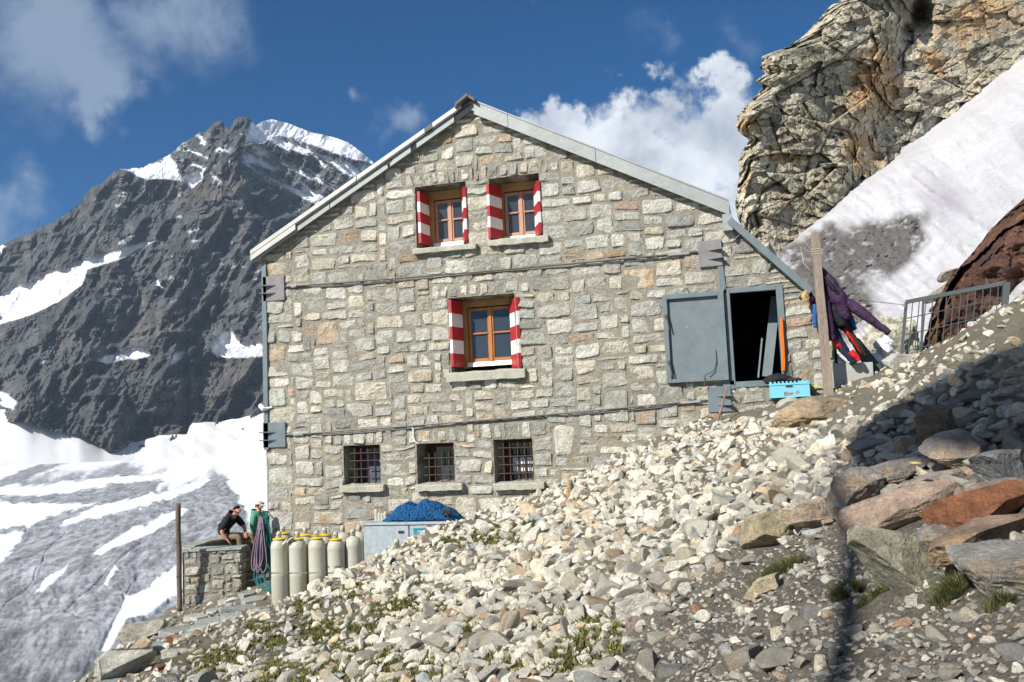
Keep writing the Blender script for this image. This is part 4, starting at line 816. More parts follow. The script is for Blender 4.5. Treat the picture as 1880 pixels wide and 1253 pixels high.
# notable boulders placed first: (px, py of centre, depth, half width px, half height px, colour, label, options)
BOULD = [
 ((1507, 768), 13.2, (72, 31), (.42, .34, .23), 'big rounded tan boulder at the foot of the squared post', dict(planes=1, cut=(.85, .98), tw=.05)),
 ((1795, 935), 4.6, (108, 42), (.30, .125, .06), 'long rust red slab, topmost of the boulders at the right edge', dict(planes=8, cut=(.55, .9), tw=-.12)),
 ((1662, 928), 5.1, (90, 36), (.42, .315, .24), 'pinkish slab just left of the rust red slab', dict(planes=8, cut=(.5, .85), tw=-.2)),
 ((1615, 1002), 4.9, (100, 46), (.36, .34, .25), 'wedge shaped grey green boulder beneath the pinkish slab', dict(planes=7, cut=(.45, .8), tw=.35)),
 ((1808, 978), 4.55, (98, 26), (.33, .24, .17), 'flat brown slab lying directly under the rust red slab', dict(planes=7, cut=(.5, .85), tw=-.15)),
 ((1845, 1040), 4.1, (80, 52), (.33, .32, .29), 'large grey boulder at the right edge, lowest of the pile', dict(planes=8, cut=(.5, .85), tw=.1)),
 ((1412, 972), 6.9, (56, 30), (.47, .40, .26), 'tan slab with a tuft of grass growing against it', dict(planes=7, cut=(.5, .8), tw=-.3)),
 ((1494, 948), 6.7, (38, 27), (.48, .37, .28), 'brownish pink block right of the tan slab with grass', dict(planes=7, cut=(.5, .8), tw=.1)),
 ((1722, 795), 6.6, (34, 40), (.17, .135, .10), 'upright dark brown boulder in the shaded slope', dict(planes=7, cut=(.55, .85), tw=.1)),
 ((1768, 828), 5.9, (58, 34), (.30, .27, .235), 'mottled grey boulder in the shade above the rust red slab', dict(planes=8, cut=(.5, .85), tw=-.3)),
 ((1650, 868), 6.2, (66, 22), (.30, .27, .25), 'flat grey slab in the shade above the pinkish slab', dict(planes=7, cut=(.5, .85), tw=-.1)),
 ((1845, 850), 5.4, (52, 24), (.22, .22, .225), 'dark slate boulder in the shade at the right edge', dict(planes=7, cut=(.5, .85), tw=.1)),
 ((1570, 905), 6.0, (36, 40), (.28, .25, .22), 'rounded dark grey boulder left of the pinkish slab', dict(planes=8, cut=(.6, .9), tw=.1)),
 ((1650, 668), 14.5, (26, 15), (.60, .57, .50), 'white rounded boulder on the crest below the mesh gate', dict(planes=7, cut=(.6, .9), tw=0)),
 ((1507, 797), 12.1, (17, 17), (.30, .36, .34), 'small blue green block in front of the big tan boulder', dict(planes=6, cut=(.5, .8), tw=0)),
 ((1046, 901), 12.2, (9, 16), (.55, .36, .19), 'small upright orange stone near the third barred window', dict(planes=6, cut=(.5, .8), tw=0)),
 ((822, 948), 15.0, (14, 10), (.36, .37, .34), 'grey stone propped beside the heap of blue rope', dict(planes=6, cut=(.6, .9), tw=0)),
 ((1187, 1080), 8.6, (20, 15), (.36, .20, .12), 'reddish brown stone at the edge of the pale rubble', dict(planes=6, cut=(.5, .8), tw=0)),
 ((1165, 1120), 7.2, (36, 36), (.60, .57, .50), 'large white block at the lower edge of the pale rubble', dict(planes=7, cut=(.5, .8), tw=-.5)),
 ((1175, 1160), 6.9, (30, 26), (.42, .33, .28), 'mauve brown block beside the mossy patch', dict(planes=6, cut=(.5, .8), tw=.6)),
 ((1405, 1070), 6.2, (38, 15), (.50, .42, .29), 'tan flat stone lying alone on the dark gravel', dict(planes=7, cut=(.5, .8), tw=-.4)),
 ((1425, 1102), 5.9, (22, 9), (.56, .53, .45), 'pale flat stone below the tan flat stone', dict(planes=7, cut=(.5, .8), tw=.1)),
 ((1282, 1118), 6.6, (15, 13), (.40, .22, .14), 'small rust brown wedge stone on the dark gravel', dict(planes=6, cut=(.5, .8), tw=.3)),
 ((1475, 1045), 6.0, (18, 9), (.58, .55, .48), 'small white stone under the wedge shaped boulder', dict(planes=6, cut=(.5, .8), tw=.1)),
 ((1560, 950), 5.3, (36, 20), (.33, .30, .26), 'grey brown block wedged left of the pinkish slab', dict(planes=7, cut=(.5, .8), tw=.1)),
 ((1730, 1000), 4.8, (36, 26), (.27, .27, .25), 'dark grey block in the gap right of the wedge shaped boulder', dict(planes=7, cut=(.5, .8), tw=.6)),
 ((1720, 880), 5.6, (60, 20), (.34, .29, .25), 'brown grey slab tucked behind the rust red slab', dict(planes=7, cut=(.5, .8), tw=-.1)),
 ((1850, 905), 5.0, (50, 22), (.33, .27, .22), 'brown block behind the right end of the rust red slab', dict(planes=7, cut=(.5, .8), tw=.1)),
 ((1600, 820), 7.6, (34, 16), (.27, .26, .25), 'slate grey block in the shade right of the big tan boulder', dict(planes=7, cut=(.5, .8), tw=.1)),
 ((1590, 1230), 4.1, (44, 17), (.50, .47, .40), 'pale stone at the bottom edge below the pole shadow', dict(planes=7, cut=(.5, .8), tw=.1)),
 ((1678, 1150), 4.4, (42, 16), (.38, .35, .31), 'flat grey stone at lower right on the gravel', dict(planes=7, cut=(.5, .8), tw=-.25)),
 ((270, 1158), 14.5, (38, 17), (.42, .40, .33), 'flat grey boulder on the outer edge of the slab path', dict(planes=7, cut=(.5, .8), tw=-.1)),
 ((262, 1190), 13.8, (28, 14), (.52, .42, .27), 'tan boulder on the outer edge of the slab path', dict(planes=7, cut=(.5, .8), tw=-.3)),
 ((215, 1220), 12.9, (52, 22), (.50, .49, .43), 'pale boulder at the lower end of the slab path', dict(planes=7, cut=(.5, .8), tw=-.2)),
 ((292, 1225), 11.9, (14, 7), (.40, .17, .07), 'small rust orange stone at the lower left', dict(planes=7, cut=(.5, .8), tw=-.1)),
 ((318, 1172), 14.5, (20, 8), (.38, .18, .09), 'small red brown stone beside the tan path boulder', dict(planes=6, cut=(.5, .8), tw=-.1)),
]
bpos = []
def boulder(c, dep, hw, col, label, o, sub=5, name='boulder'):
    P = at(c[0], c[1], dep); s = dep/F; rx_, rz_ = hw[0]*s*(1.22 if hw[0] > 20 else 1.), hw[1]*s*(1.25 if hw[0] > 20 else 1.)
    V, Fc = stone(sub, rs, o['planes']+9, (1, .8, 1), .06, (o['cut'][0]*.75, o['cut'][1])); V /= np.abs(V).max(0); ry_ = min(rx_, max(rz_*1.6, rx_*.62))
    V = V*np.array([rx_, ry_, rz_]); tw = o['tw']; V = V@np.array([[cos(tw), 0, -sin(tw)], [0, 1, 0], [sin(tw), 0, cos(tw)]])*1.03; V = V@np.array([CR, np.cross(CU, CR)*-1*-1, CU]) if False else V
    ya = radians(15.42); V = V@np.array([[cos(ya), sin(ya), 0], [-sin(ya), cos(ya), 0], [0, 0, 1]])
    q = V/max(rx_, .05); q = q@np.array([[cos(tw), 0, sin(tw)], [0, 1, 0], [-sin(tw), 0, cos(tw)]])
    C = np.array(col)*.86*(1+.45*fbm(q*np.array([1.4, 1.4, 5.]), 5, 7)+.25*fbm(q*6, 4, 9))[:, None]
    if o.get('warm', rs.random() < .5): k = ss(.0, .4, fbm(q*1.3+9, 4, 12))[:, None]*.4; C = C*(1-k)+np.array([.45, .30, .16])*k
    V = V+V/np.linalg.norm(V, axis=1)[:, None]*(.06*rz_*fbm(q*np.array([2, 2, 9.]), 4, 14, .6, True))[:, None]
    P = P.copy(); bot = V[:, 2].min(); g = hz(P[0], P[1]).item()
    if P[2]+bot > g+.03:      # slide along the line of sight until it rests on the ground
        sg = np.linspace(dep*.8, dep*1.35, 400); Q_ = CAM+ray(c[0], c[1]+hw[1]*.75)*sg[:, None]; hg = hz(Q_[:, 0], Q_[:, 1]); kk = np.argmax(Q_[:, 2] < hg)
        if Q_[kk, 2] < hg[kk]: f_ = sg[kk]/dep; V = V*f_; P = at(c[0], c[1], sg[kk]); rx_ *= f_; ry_ *= f_; rz_ *= f_; bot = V[:, 2].min(); g = hz(P[0], P[1]).item()
    if P[2]+bot > g-.02: V[:, 2] = np.where(V[:, 2] < 0, V[:, 2]*(1+ (P[2]+bot-g+.05)/max(-bot, .01)), V[:, 2])
    bpos.append((P[0], P[1], max(rx_, ry_)*.75))
    b = np.array([P[0], P[1], P[2]+V[:, 2].min()])
    mesh_np(name, V+P, Fc, M['rock'], cols=np.clip(C, .02, .8), smooth=False, loc=b, label=label, category='rock') if False else tag(mesh_np(name, V+P, Fc, M['rock'], cols=np.clip(C, .02, .8), smooth=False, loc=b), label, 'rock')
for c, dep, hw, col, label, o in BOULD: boulder(c, dep, hw, col, label, o, 5 if hw[0] > 30 else 4, 'boulder' if hw[0] > 20 else 'stone')
# candidates by size class
PALE = [(620, 1052), (700, 1018), (850, 948), (1000, 905), (1130, 842), (1290, 777), (1420, 770), (1560, 800), (1572, 900), (1470, 965), (1330, 985), (1260, 1070), (1150, 1160), (1090, 1290), (250, 1290), (330, 1200), (480, 1120)]
DARK = [(1090, 1290), (1150, 1160), (1260, 1070), (1330, 985), (1470, 965), (1580, 900), (1580, 800), (1700, 740), (1950, 650), (2100, 1290)]
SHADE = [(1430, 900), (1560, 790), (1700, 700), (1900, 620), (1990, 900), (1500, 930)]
LEFTB = [(60, 1290), (190, 1190), (330, 1118), (480, 1085), (620, 1060), (560, 1160), (500, 1290)]
def sample(n, rlo, rhi, power, seed):
    r_ = np.random.default_rng(seed); out = []
    a = r_.uniform(-36, 33, n); d = np.exp(r_.uniform(math.log(2.6), math.log(22), n)); th = np.radians(a)
    f0 = np.array([-sin(radians(15.42)), cos(radians(15.42))]); r0 = np.array([f0[1], -f0[0]])
    X = CAM[0]+d*(f0[0]+np.tan(th)*r0[0]); Y = CAM[1]+d*(f0[1]+np.tan(th)*r0[1]); keep = d**2/22**2 > r_.random(n)*.0
    s = rlo*(rhi/rlo)**(r_.random(n)**power); Z = hz(X, Y, False); px, py, dz = proj(P3(X, Y, Z+.05))
    vis = (px > -60) & (px < 1940) & (py < 1330) & (dz > 2) & inpoly(X, Y, EPOLY) & ~((X > -10.1) & (X < 1.3) & (Y > -.12))
    return X[vis], Y[vis], s[vis], px[vis], py[vis], d[vis]
ST = []; GRID = {}
def hit(x, y, r, f):
    gx_, gy_ = int(math.floor(x/.5)), int(math.floor(y/.5))
    for i in (-1, 0, 1):
        for j in (-1, 0, 1):
            for (a, b, c) in GRID.get((gx_+i, gy_+j), ()):
                if (a-x)**2+(b-y)**2 < (f*(r+c))**2: return True
    return False
def scatter(n, rlo, rhi, power, seed, f, prob):
    X, Y, S, px, py, D = sample(n, rlo, rhi, power, seed); pr = prob(px, py, S, D, X, Y); rr = np.random.default_rng(seed+1).random(len(X)); o = np.argsort(-S)
    for k in o:
        if rr[k] > pr[k]: continue
        x, y, s = X[k], Y[k], S[k]
        if hit(x, y, s, f): continue
        if any((bx-x)**2+(by-y)**2 < (br*.8)**2 for bx, by, br in bpos): continue
        GRID.setdefault((int(math.floor(x/.5)), int(math.floor(y/.5))), []).append((x, y, s)); ST.append((x, y, s, px[k], py[k], D[k]))
def cell_area(px, py): return 1
def pbig(px, py, s, d, X, Y):
    sx = soft(px, py, PALE, 22); dens = sx*1.; mn = fbm(P3(X*.8, Y*.8), 3, 301)
    dens = dens*ss(40, 22, s/d*F); lowleft = ss(1000, 1200, py+0*px)*ss(900, 500, px); dens = dens*(1-.8*lowleft)*(1-.75*ss(.0, .35, mn)*ss(950, 1150, py))
    near_wall = ss(2.8, .3, -Y)*(X > -8); dens = dens*(1-.85*near_wall*ss(.08, .14, s))
    upper = soft(px, py, [(1180, 880), (1290, 780), (1470, 770), (1420, 870), (1330, 900), (1250, 980)], 20); dens = dens*(1-.8*upper*ss(.07, .12, s))
    dens = np.maximum(dens, soft(px, py, SHADE, 15)*.7*ss(40, 24, s/d*F)); dens = np.maximum(dens, soft(px, py, LEFTB, 15)*.08)
    dens = np.maximum(dens, soft(px, py, DARK, 15)*.02*(s < .14)*ss(3, 6, d))
    dens = np.maximum(dens, soft(px, py, [(1560, 770), (1600, 690), (1700, 650), (1900, 530), (1950, 640), (1700, 730)], 15)*.05*(s < .12))
    pathm = soft(px, py, [(250, 1240), (330, 1130), (480, 1065), (500, 1115), (420, 1150), (330, 1230)], 12); return dens*(1-pathm)
scatter(9000, .09, .175, 1.5, 401, .60, pbig)
scatter(52000, .05, .10, 1., 403, .60, lambda px, py, s, d, X, Y: np.maximum(pbig(px, py, s, d, X, Y), soft(px, py, LEFTB, 15)*.22)*1.)
def psm(px, py, s, d, X, Y):
    p = np.maximum.reduce([soft(px, py, PALE, 25)*.9, soft(px, py, LEFTB, 20)*.5, soft(px, py, SHADE, 20)*.8, soft(px, py, DARK, 20)*.10, soft(px, py, [(1400, 780), (1600, 690), (1900, 520), (1960, 660), (1560, 800)], 20)*.2])
    pathm = soft(px, py, [(250, 1240), (330, 1130), (480, 1065), (500, 1115), (420, 1150), (330, 1230)], 12); return p*(1-.8*pathm)
scatter(42000, .028, .065, 1., 405, .66, psm)
scatter(80000, .009, .026, 1., 407, .72, lambda px, py, s, d, X, Y: (soft(px, py, DARK, 20)*.9+soft(px, py, SHADE, 20)*.5)*(d < 9))
ST.sort(key=lambda q: -q[2]/q[5])
nind = 260
PROT = {k: [stone(k, rs, int(rs.integers(10, 17)), (1, .76, .52), .035, cut=(.34, .78)) for _ in range(n)] for k, n in ((1, 20), (2, 26), (3, 40))}
BV, BF, BC, bn = [], [], [], 0
ind_mesh = {}
for q, (x, y, s, px, py, d) in enumerate(ST):
    ratio = s/d*F; pal = SP
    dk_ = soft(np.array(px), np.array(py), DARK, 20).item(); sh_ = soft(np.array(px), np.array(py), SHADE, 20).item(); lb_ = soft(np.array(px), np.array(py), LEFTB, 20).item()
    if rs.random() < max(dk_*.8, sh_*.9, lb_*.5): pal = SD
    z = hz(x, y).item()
    tilt = .55 if pal is SP else .25
    if q < nind:
        key = (int(rs.integers(0, 40)), id(pal) % 97, int(rs.integers(0, 2)))
        if key not in ind_mesh:
            V, Fc = PROT[3][key[0]]; c = scol(rs, pal); C = c*(1+.28*fbm(V*np.array([2, 2, 4.])+key[0], 4, 5))[:, None]
            k_ = ss(.1, .45, fbm(V*1.3+key[0]*3, 3, 8))[:, None]*(.5 if rs.random() < .3 else 0); C = C*(1-k_)+np.array([.50, .36, .20])*k_
            o = mesh_np('rubble_stone', V, Fc, M['rock'], cols=C, smooth=False); ind_mesh[key] = o.data; o2 = o
        else:
            o2 = bpy.data.objects.new('rubble_stone', ind_mesh[key]); COL.objects.link(o2)
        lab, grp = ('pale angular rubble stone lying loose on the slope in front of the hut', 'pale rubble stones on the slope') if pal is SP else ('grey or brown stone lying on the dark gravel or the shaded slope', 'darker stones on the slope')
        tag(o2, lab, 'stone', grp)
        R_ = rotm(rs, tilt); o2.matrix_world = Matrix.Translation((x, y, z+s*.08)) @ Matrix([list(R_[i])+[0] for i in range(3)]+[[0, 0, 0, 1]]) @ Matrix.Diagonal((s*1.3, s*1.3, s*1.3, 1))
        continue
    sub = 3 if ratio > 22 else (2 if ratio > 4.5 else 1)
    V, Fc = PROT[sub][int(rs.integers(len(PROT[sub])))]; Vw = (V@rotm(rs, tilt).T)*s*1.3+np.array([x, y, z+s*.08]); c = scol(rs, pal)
    if sub > 1: C = c*(1+.2*fbm(V*2.5+s*99, 3, 5))[:, None]
    else: C = np.broadcast_to(c, V.shape)
    BV.append(Vw); BF.append(Fc+bn); BC.append(C); bn += len(V)
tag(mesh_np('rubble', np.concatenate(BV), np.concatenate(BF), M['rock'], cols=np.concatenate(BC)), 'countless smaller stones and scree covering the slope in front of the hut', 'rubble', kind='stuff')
# ------------------------------------------------------------------ slab path
sl_ = [(205, 1222, 26, 12.6), (262, 1205, 26, 13.6), (300, 1190, 24, 14.2), (345, 1178, 26, 14.6), (318, 1200, 20, 13.6), (330, 1152, 34, 16.), (395, 1130, 34, 17.2), (360, 1128, 24, 17.6), (440, 1108, 34, 18.), (400, 1108, 22, 18.6), (465, 1088, 26, 18.8), (380, 1160, 30, 15.8), (430, 1138, 28, 16.4), (478, 1112, 18, 17.4), (455, 1072, 22, 19.6), (420, 1085, 20, 19.6)]
for k, (px, py, hw, dep) in enumerate(sl_):
    P = at(px, py, dep); s = hw*dep/F; g = hz(P[0], P[1]).item(); n = 11; a = np.sort(rs.uniform(0, 2*pi, n)); r = s*rs.uniform(.75, 1.1, n); r2 = rs.uniform(.6, .8)
    m = MB(); pts = np.stack([r*np.cos(a), r*np.sin(a)*r2*1.6], -1); h = .05+.02*rs.random(); tl = rs.normal(0, .03, 2); zt = pts@tl
    V = np.concatenate([np.c_[pts*.97, zt+h], np.c_[pts, zt+h-.012], np.c_[pts, zt-.1]]); Fc = [list(range(n))]+[(n+i, n+(i+1) % n, (i+1) % n, i) for i in range(n)]+[(2*n+i, 2*n+(i+1) % n, n+(i+1) % n, n+i) for i in range(n)]+[[2*n+i for i in range(n)][::-1]]
    c = np.array([(.36, .375, .35), (.40, .40, .36), (.32, .335, .31)][k % 3])*rs.uniform(.9, 1.15)
    m.add(V+np.array([P[0], P[1], g]), Fc, col=c); m.build('flagstone', M['rock'], None, loc=(P[0], P[1], g), label='flat grey green stone slab laid in the path below the terrace wall', cat='slab', group='stone slabs of the path')
# ------------------------------------------------------------------ moss and grass
def blades(name, cx, cy, rad, n, hgt, cols, label, cat, kind=None, seed=1, lean=.5, wide=.004, mask=None):
    r_ = np.random.default_rng(seed); a = r_.uniform(0, 2*pi, n); q = np.sqrt(r_.random(n)); X = cx+rad[0]*q*np.cos(a); Y = cy+rad[1]*q*np.sin(a)
    if mask is not None: X, Y = mask(X, Y)
    n = len(X); Z = hz(X, Y)-.005; th = r_.uniform(0, 2*pi, n); L = hgt*r_.uniform(.4, 1.1, n); le = L*lean*r_.uniform(.3, 1.3, n); d = np.stack([np.cos(th), np.sin(th)], -1); w = wide*r_.uniform(.7, 1.4, n)
    b = np.stack([X, Y, Z], -1); sd = np.stack([-d[:, 1], d[:, 0], 0*X], -1)*w[:, None]; mid = b+np.c_[d*le[:, None]*.35, L*.6]; tip = b+np.c_[d*le[:, None], L]
    V = np.stack([b-sd, b+sd, mid+sd*.7, mid-sd*.7, tip+sd*.15, tip-sd*.15], 1).reshape(-1, 3); o = np.arange(n)[:, None]*6
    Q = np.concatenate([o+np.array([0, 1, 2, 3]), o+np.array([3, 2, 4, 5])]); c = np.array(cols)[r_.integers(0, len(cols), n)]*r_.uniform(.7, 1.3, n)[:, None]
    return tag(mesh_np(name, V, Q, M['moss'], cols=np.repeat(c, 6, 0), loc=(cx, cy, hz(cx, cy).item()) if kind is None else None), label, cat, kind=kind)
gc = [(.06, .09, .02), (.09, .12, .03), (.05, .075, .02), (.20, .17, .08), (.14, .13, .06)]
for k, (px, py, dep, r, h, n, lb) in enumerate([(1432, 985, 6.6, (.20, .14), .10, 500, 'tuft of green grass against the tan slab'), (1742, 1035, 4.35, (.12, .10), .085, 500, 'tuft of green grass under the flat brown slab'), (1545, 1003, 5.3, (.12, .08), .08, 400, 'dark green grass tuft left of the wedge shaped boulder'), (1600, 1035, 4.95, (.12, .06), .05, 300, 'short grass tuft at the foot of the wedge shaped boulder'), (1385, 1000, 6.5, (.10, .08), .09, 200, 'small grass tuft left of the tan slab'), (1835, 1095, 3.9, (.08, .06), .07, 180, 'grass tuft below the large grey boulder at the right edge')]):
    P = at(px, py, dep); g = hz(P[0], P[1]).item(); blades('grass_tuft', P[0], P[1], (r[0]*.7, r[1]*.7), n*3, h*1., gc, lb, 'grass', seed=k, lean=1.1, wide=.0018)
mg = [(.12, .14, .03), (.16, .17, .04), (.08, .10, .025), (.16, .12, .06), (.20, .17, .08)]
mp_ = [(1085, 1180, 60, 45), (1000, 1215, 50, 30), (900, 985, 60, 16), (950, 970, 60, 12), (690, 1215, 50, 25), (560, 1115, 35, 14), (500, 1180, 45, 16), (610, 1210, 50, 30), (750, 1120, 60, 22), (640, 1090, 30, 12), (1040, 1125, 30, 14), (830, 1000, 30, 12), (760, 1235, 70, 25), (420, 1215, 50, 20), (520, 1235, 60, 18), (590, 1160, 50, 18), (860, 1150, 40, 15), (470, 1150, 30, 10), (680, 1160, 40, 15), (930, 1225, 50, 25), (1075, 1215, 50, 35)]
def mmask(X, Y):
    px, py, _ = proj(P3(X, Y, hz(X, Y))); w = np.zeros(len(X))
    for (a, b, c, d) in mp_: w = np.maximum(w, np.exp(-((px-a)/c)**2-((py-b)/d)**2))
    k = w+.55*fbm(P3(X*2.2, Y*2.2), 3, 88) > .42; return X[k], Y[k]
blades('moss_cover', -4.2, -8.6, (5.6, 6.5), 480000, .06, mg, 'moss and short herbs growing between the rubble stones', 'moss', kind='stuff', seed=99, lean=.8, wide=.008, mask=mmask)
# ------------------------------------------------------------------ terrace wall (low masonry bench)
def place_wall(path, z0s, z1s, seed, parent, name='masonry'):
    # vertical masonry sheet along a plan polyline, facing right of travel
    path = np.array(path); L = np.concatenate([[0], np.cumsum(np.linalg.norm(np.diff(path, axis=0), axis=1))]); tot = L[-1]; c = .075
    nx = int(tot/c); hz_ = z1s-z0s; nz = int(hz_/c); m = np.ones((nx, nz), bool)
    def mp(V):
        u = np.clip(V[:, 0], 0, tot); x = np.interp(u, L, path[:, 0]); y = np.interp(u, L, path[:, 1])
        dx = np.interp(np.clip(u+.05, 0, tot), L, path[:, 0])-np.interp(np.clip(u-.05, 0, tot), L, path[:, 0]); dy = np.interp(np.clip(u+.05, 0, tot), L, path[:, 1])-np.interp(np.clip(u-.05, 0, tot), L, path[:, 1]); n = np.hypot(dx, dy)
        return np.stack([x+dy/n*V[:, 2], y-dx/n*V[:, 2], z0s+V[:, 1]*hz_/(nz*c)], -1)
    def wf(V): V = V.copy(); V[:, 0] *= tot/(nx*c); return V
    return masonry(m, c, 0, 0, mp, np.random.default_rng(seed), wf, wr=(2, 5), hr=(1, 3), relief=.03, warm=2.2, gap=.010)
bw = thing('terrace_wall', 'low curved rubble stone wall with slab capping on which the man sits', 'wall', at(390, 1090, 20.8))
Y_ = np.array([cos(radians(15.42)), sin(radians(15.42))]); N_ = np.array([-Y_[1], Y_[0]])
fa = at(338, 1012, 20.6)[:2]; fb = at(440, 1012, 20.6)[:2]; zt = -2.46
back = [at(480, 985, 23.6)[:2], at(430, 985, 23.2)[:2], at(380, 995, 22.4)[:2], at(350, 1005, 21.6)[:2], at(337, 1010, 20.9)[:2]]
fd = N_*.42
V1, F1, C1 = place_wall([fa, fb, fb+fd], -4.1, zt, 5, None)
mesh_np('front_masonry', V1, F1, M['wall'], cols=C1*.82, parent=bw)
V1, F1, C1 = place_wall([fa+N_*.5-Y_*.02, fa-Y_*.02], -4.4, zt-.02, 6, None); mesh_np('outer_masonry', V1, F1, M['wall'], cols=C1*.8, parent=bw)
inner = [p+np.array([.30, -.18]) for p in [np.array(q) for q in back]]
inner = inner[::-1]
V1, F1, C1 = place_wall(inner, -3.7, zt+.0, 7, None); mesh_np('inner_masonry', V1, F1, M['wall'], cols=C1*.8, parent=bw)
m = MB()   # cappings
def cap(poly, z, h, col):
    n = len(poly); V = [(p[0], p[1], z+h) for p in poly]+[(p[0], p[1], z) for p in poly]; m.add(V, [list(range(n)), [n+i for i in range(n)][::-1]]+[(n+i, n+(i+1) % n, (i+1) % n, i) for i in range(n)], col=col)
cap([fa+Y_*.12-N_*.04, fa+Y_*.55-N_*.06, fb+Y_*.05-N_*.05, fb+Y_*.06+fd, fa+Y_*.1+fd], zt, .05, (.33, .37, .35)); cap([fa-Y_*.05-N_*.03, fa+Y_*.11-N_*.05, fa+Y_*.09+fd, fa-Y_*.05+fd], zt-.01, .05, (.30, .31, .28))
inn = np.array(inner); out_ = inn+np.array([-.42, .30])
for k in range(len(inn)-1):
    for t0, t1 in ((0, .48), (.5, .98)):
        a0, a1 = inn[k]*(1-t0)+inn[k+1]*t0, inn[k]*(1-t1)+inn[k+1]*t1; b0, b1 = out_[k]*(1-t0)+out_[k+1]*t0, out_[k]*(1-t1)+out_[k+1]*t1
        cap([a0+[.04, -.04], a1+[.04, -.04], b1, b0], zt+.0+.01*((k*2+(t0 > 0)) % 2), .06, np.array([.36, .37, .33])*RNG.uniform(.85, 1.1))
m.build('capping_slab', M['rock'], bw)
m = MB()
for k in range(len(inn)-1): m.add([(*inn[k], -4.4), (*inn[k+1], -4.4), (*out_[k+1], -4.4), (*out_[k], -4.4), (*inn[k], zt-.01), (*inn[k+1], zt-.01), (*out_[k+1], zt-.01), (*out_[k], zt-.01)], [(4, 5, 6, 7), (3, 2, 6, 7), (0, 3, 7, 4), (1, 2, 6, 5)], col=(.26, .25, .21))
m.build('wall_core', M['wall'], bw)
# ------------------------------------------------------------------ posts
def post(a, b, r, mt, nm, lab, cat_='post'):
    a, b = np.array(a), np.array(b); n = 26; T = np.linspace(0, 1, n)[:, None]; P = a*(1-T)+b*T; P[:, 0] += .012*fbm(P3(T[:, 0]*4, 1.), 2, 4); rr = r*(1+.08*fbm(P3(T[:, 0]*5, 0), 3, 6))
    m = MB(); m.tube(P, rr, 12); return m, P
m, P = post(at(330, 1122, 20.2), at(326.5, 925, 20.2), .055, 'woodk', '', '')
t = thing('timber_post', 'round dark timber post standing at the left end of the terrace wall', 'post', P[0]); m.build('pole', M['woodk'], t, smooth=True)
m = MB(); m.tube(P[16]+np.array([[.062*cos(a), .062*sin(a), .01*sin(3*a)] for a in np.linspace(0, 2*pi, 16)]), .008, 5); m.build('wire_loop', M['rust'], t)
m = MB(); m.tube(P[8]+np.array([[.062*cos(a), .062*sin(a), .01*sin(3*a)] for a in np.linspace(0, 2*pi, 16)]), .008, 5); m.build('wire_loop', M['rust'], t)
A, B = onY(1522, 728, -.45), onY(1495.5, 430, -.45); t = thing('squared_post', 'tall pale squared timber post leaning slightly, right of the hatch', 'post', A)
m = MB(); n = 24; d = (B-A)/np.linalg.norm(B-A); V = []
for k in range(n):
    c = A+(B-A)*k/(n-1); w = .078*(1-.1*k/n)
    for j, (a, b) in enumerate(((-1, -1), (1, -1), (1, 1), (-1, 1))): q = c+np.array([a*w, b*w*.8, 0]); q += .006*np.array([vn(np.array([[k*.4, j*7., 0]]), 1)[0], vn(np.array([[k*.4, j*7., 5]]), 1)[0], 0]); V.append(q)
m.add(V, [(i*4+j, i*4+(j+1) % 4, (i+1)*4+(j+1) % 4, (i+1)*4+j) for i in range(n-1) for j in range(4)]+[[3, 2, 1, 0], [(n-1)*4+j for j in range(4)]])
m.build('pole', M['woodg'], t)
m = MB()
for z in (-.28, -.32, -.36): c = B+d*z; w = .082; m.tube([c+[-w, -w*.8, 0], c+[w, -w*.8, .01], c+[w, w*.8, 0], c+[-w, w*.8, 0], c+[-w, -w*.8, 0]], .006, 5)
m.build('cord_lashing', mat('pale_cord', (.5, .42, .28)), t)
m = MB(); m.tube([B+d*-.34+[-.06, -.05, 0], B+[-.25, -.1, -.22], B+[-.22, -.1, -.5], B+[-.13, -.08, -.62]], .005, 5); m.tube([B+d*-.3+[-.06, -.05, 0], B+[-.18, -.1, -.12], B+[-.32, -.1, -.06]], .004, 5); m.build('loose_cord', mat('straw_cord', (.55, .48, .3)), t)
# ------------------------------------------------------------------ gas cylinders
def cylinder(ring):
    t = thing('gas_cylinder', 'x', 'gas cylinder')
    r = .157; p = [(r*.94, 0), (r, .02), (r, .60), (r*1.012, .61), (r, .62), (r, 1.09), (r*1.01, 1.10), (r*1.01, 1.125), (r*.985, 1.14), (r*.95, 1.175), (r*.86, 1.21), (r*.68, 1.245), (r*.45, 1.265), (.045, 1.275), (.045, 1.29)]
    m = MB(); m.lathe(p, seg=32); m.build('body', M['tank'], t, smooth=True)
    m = MB(); m.lathe([(.047, 1.285), (.047, 1.36), (.042, 1.385), (.028, 1.405), (.012, 1.412)], seg=16); m.build('valve_cap', M['cap'], t, smooth=True)
    m = MB(); m.lathe([(.012, 0), (.012, .006)], seg=10); V = m.v[0]; V = np.stack([V[:, 0], -.046-V[:, 2], 1.345+V[:, 1]], -1); m.v[0] = V; m.build('vent_hole', M['black'], t)
    if ring:
        m = MB(); pr = [(.05, 1.278), (.118, 1.258), (.122, 1.262), (.122, 1.272), (.05, 1.292)]; m.lathe(pr, seg=24); m.build('collar', M['yellow'], t)
    return t
def copy_tree(o):
    c = o.copy(); COL.objects.link(c); WO[c.name] = np.zeros(3)
    for ch in o.children:
        d = ch.copy(); COL.objects.link(d); d.parent = c
        for g in ch.children: e = g.copy(); COL.objects.link(e); e.parent = d
    return c
cyA, cyB = cylinder(True), cylinder(False); uA = uB = False
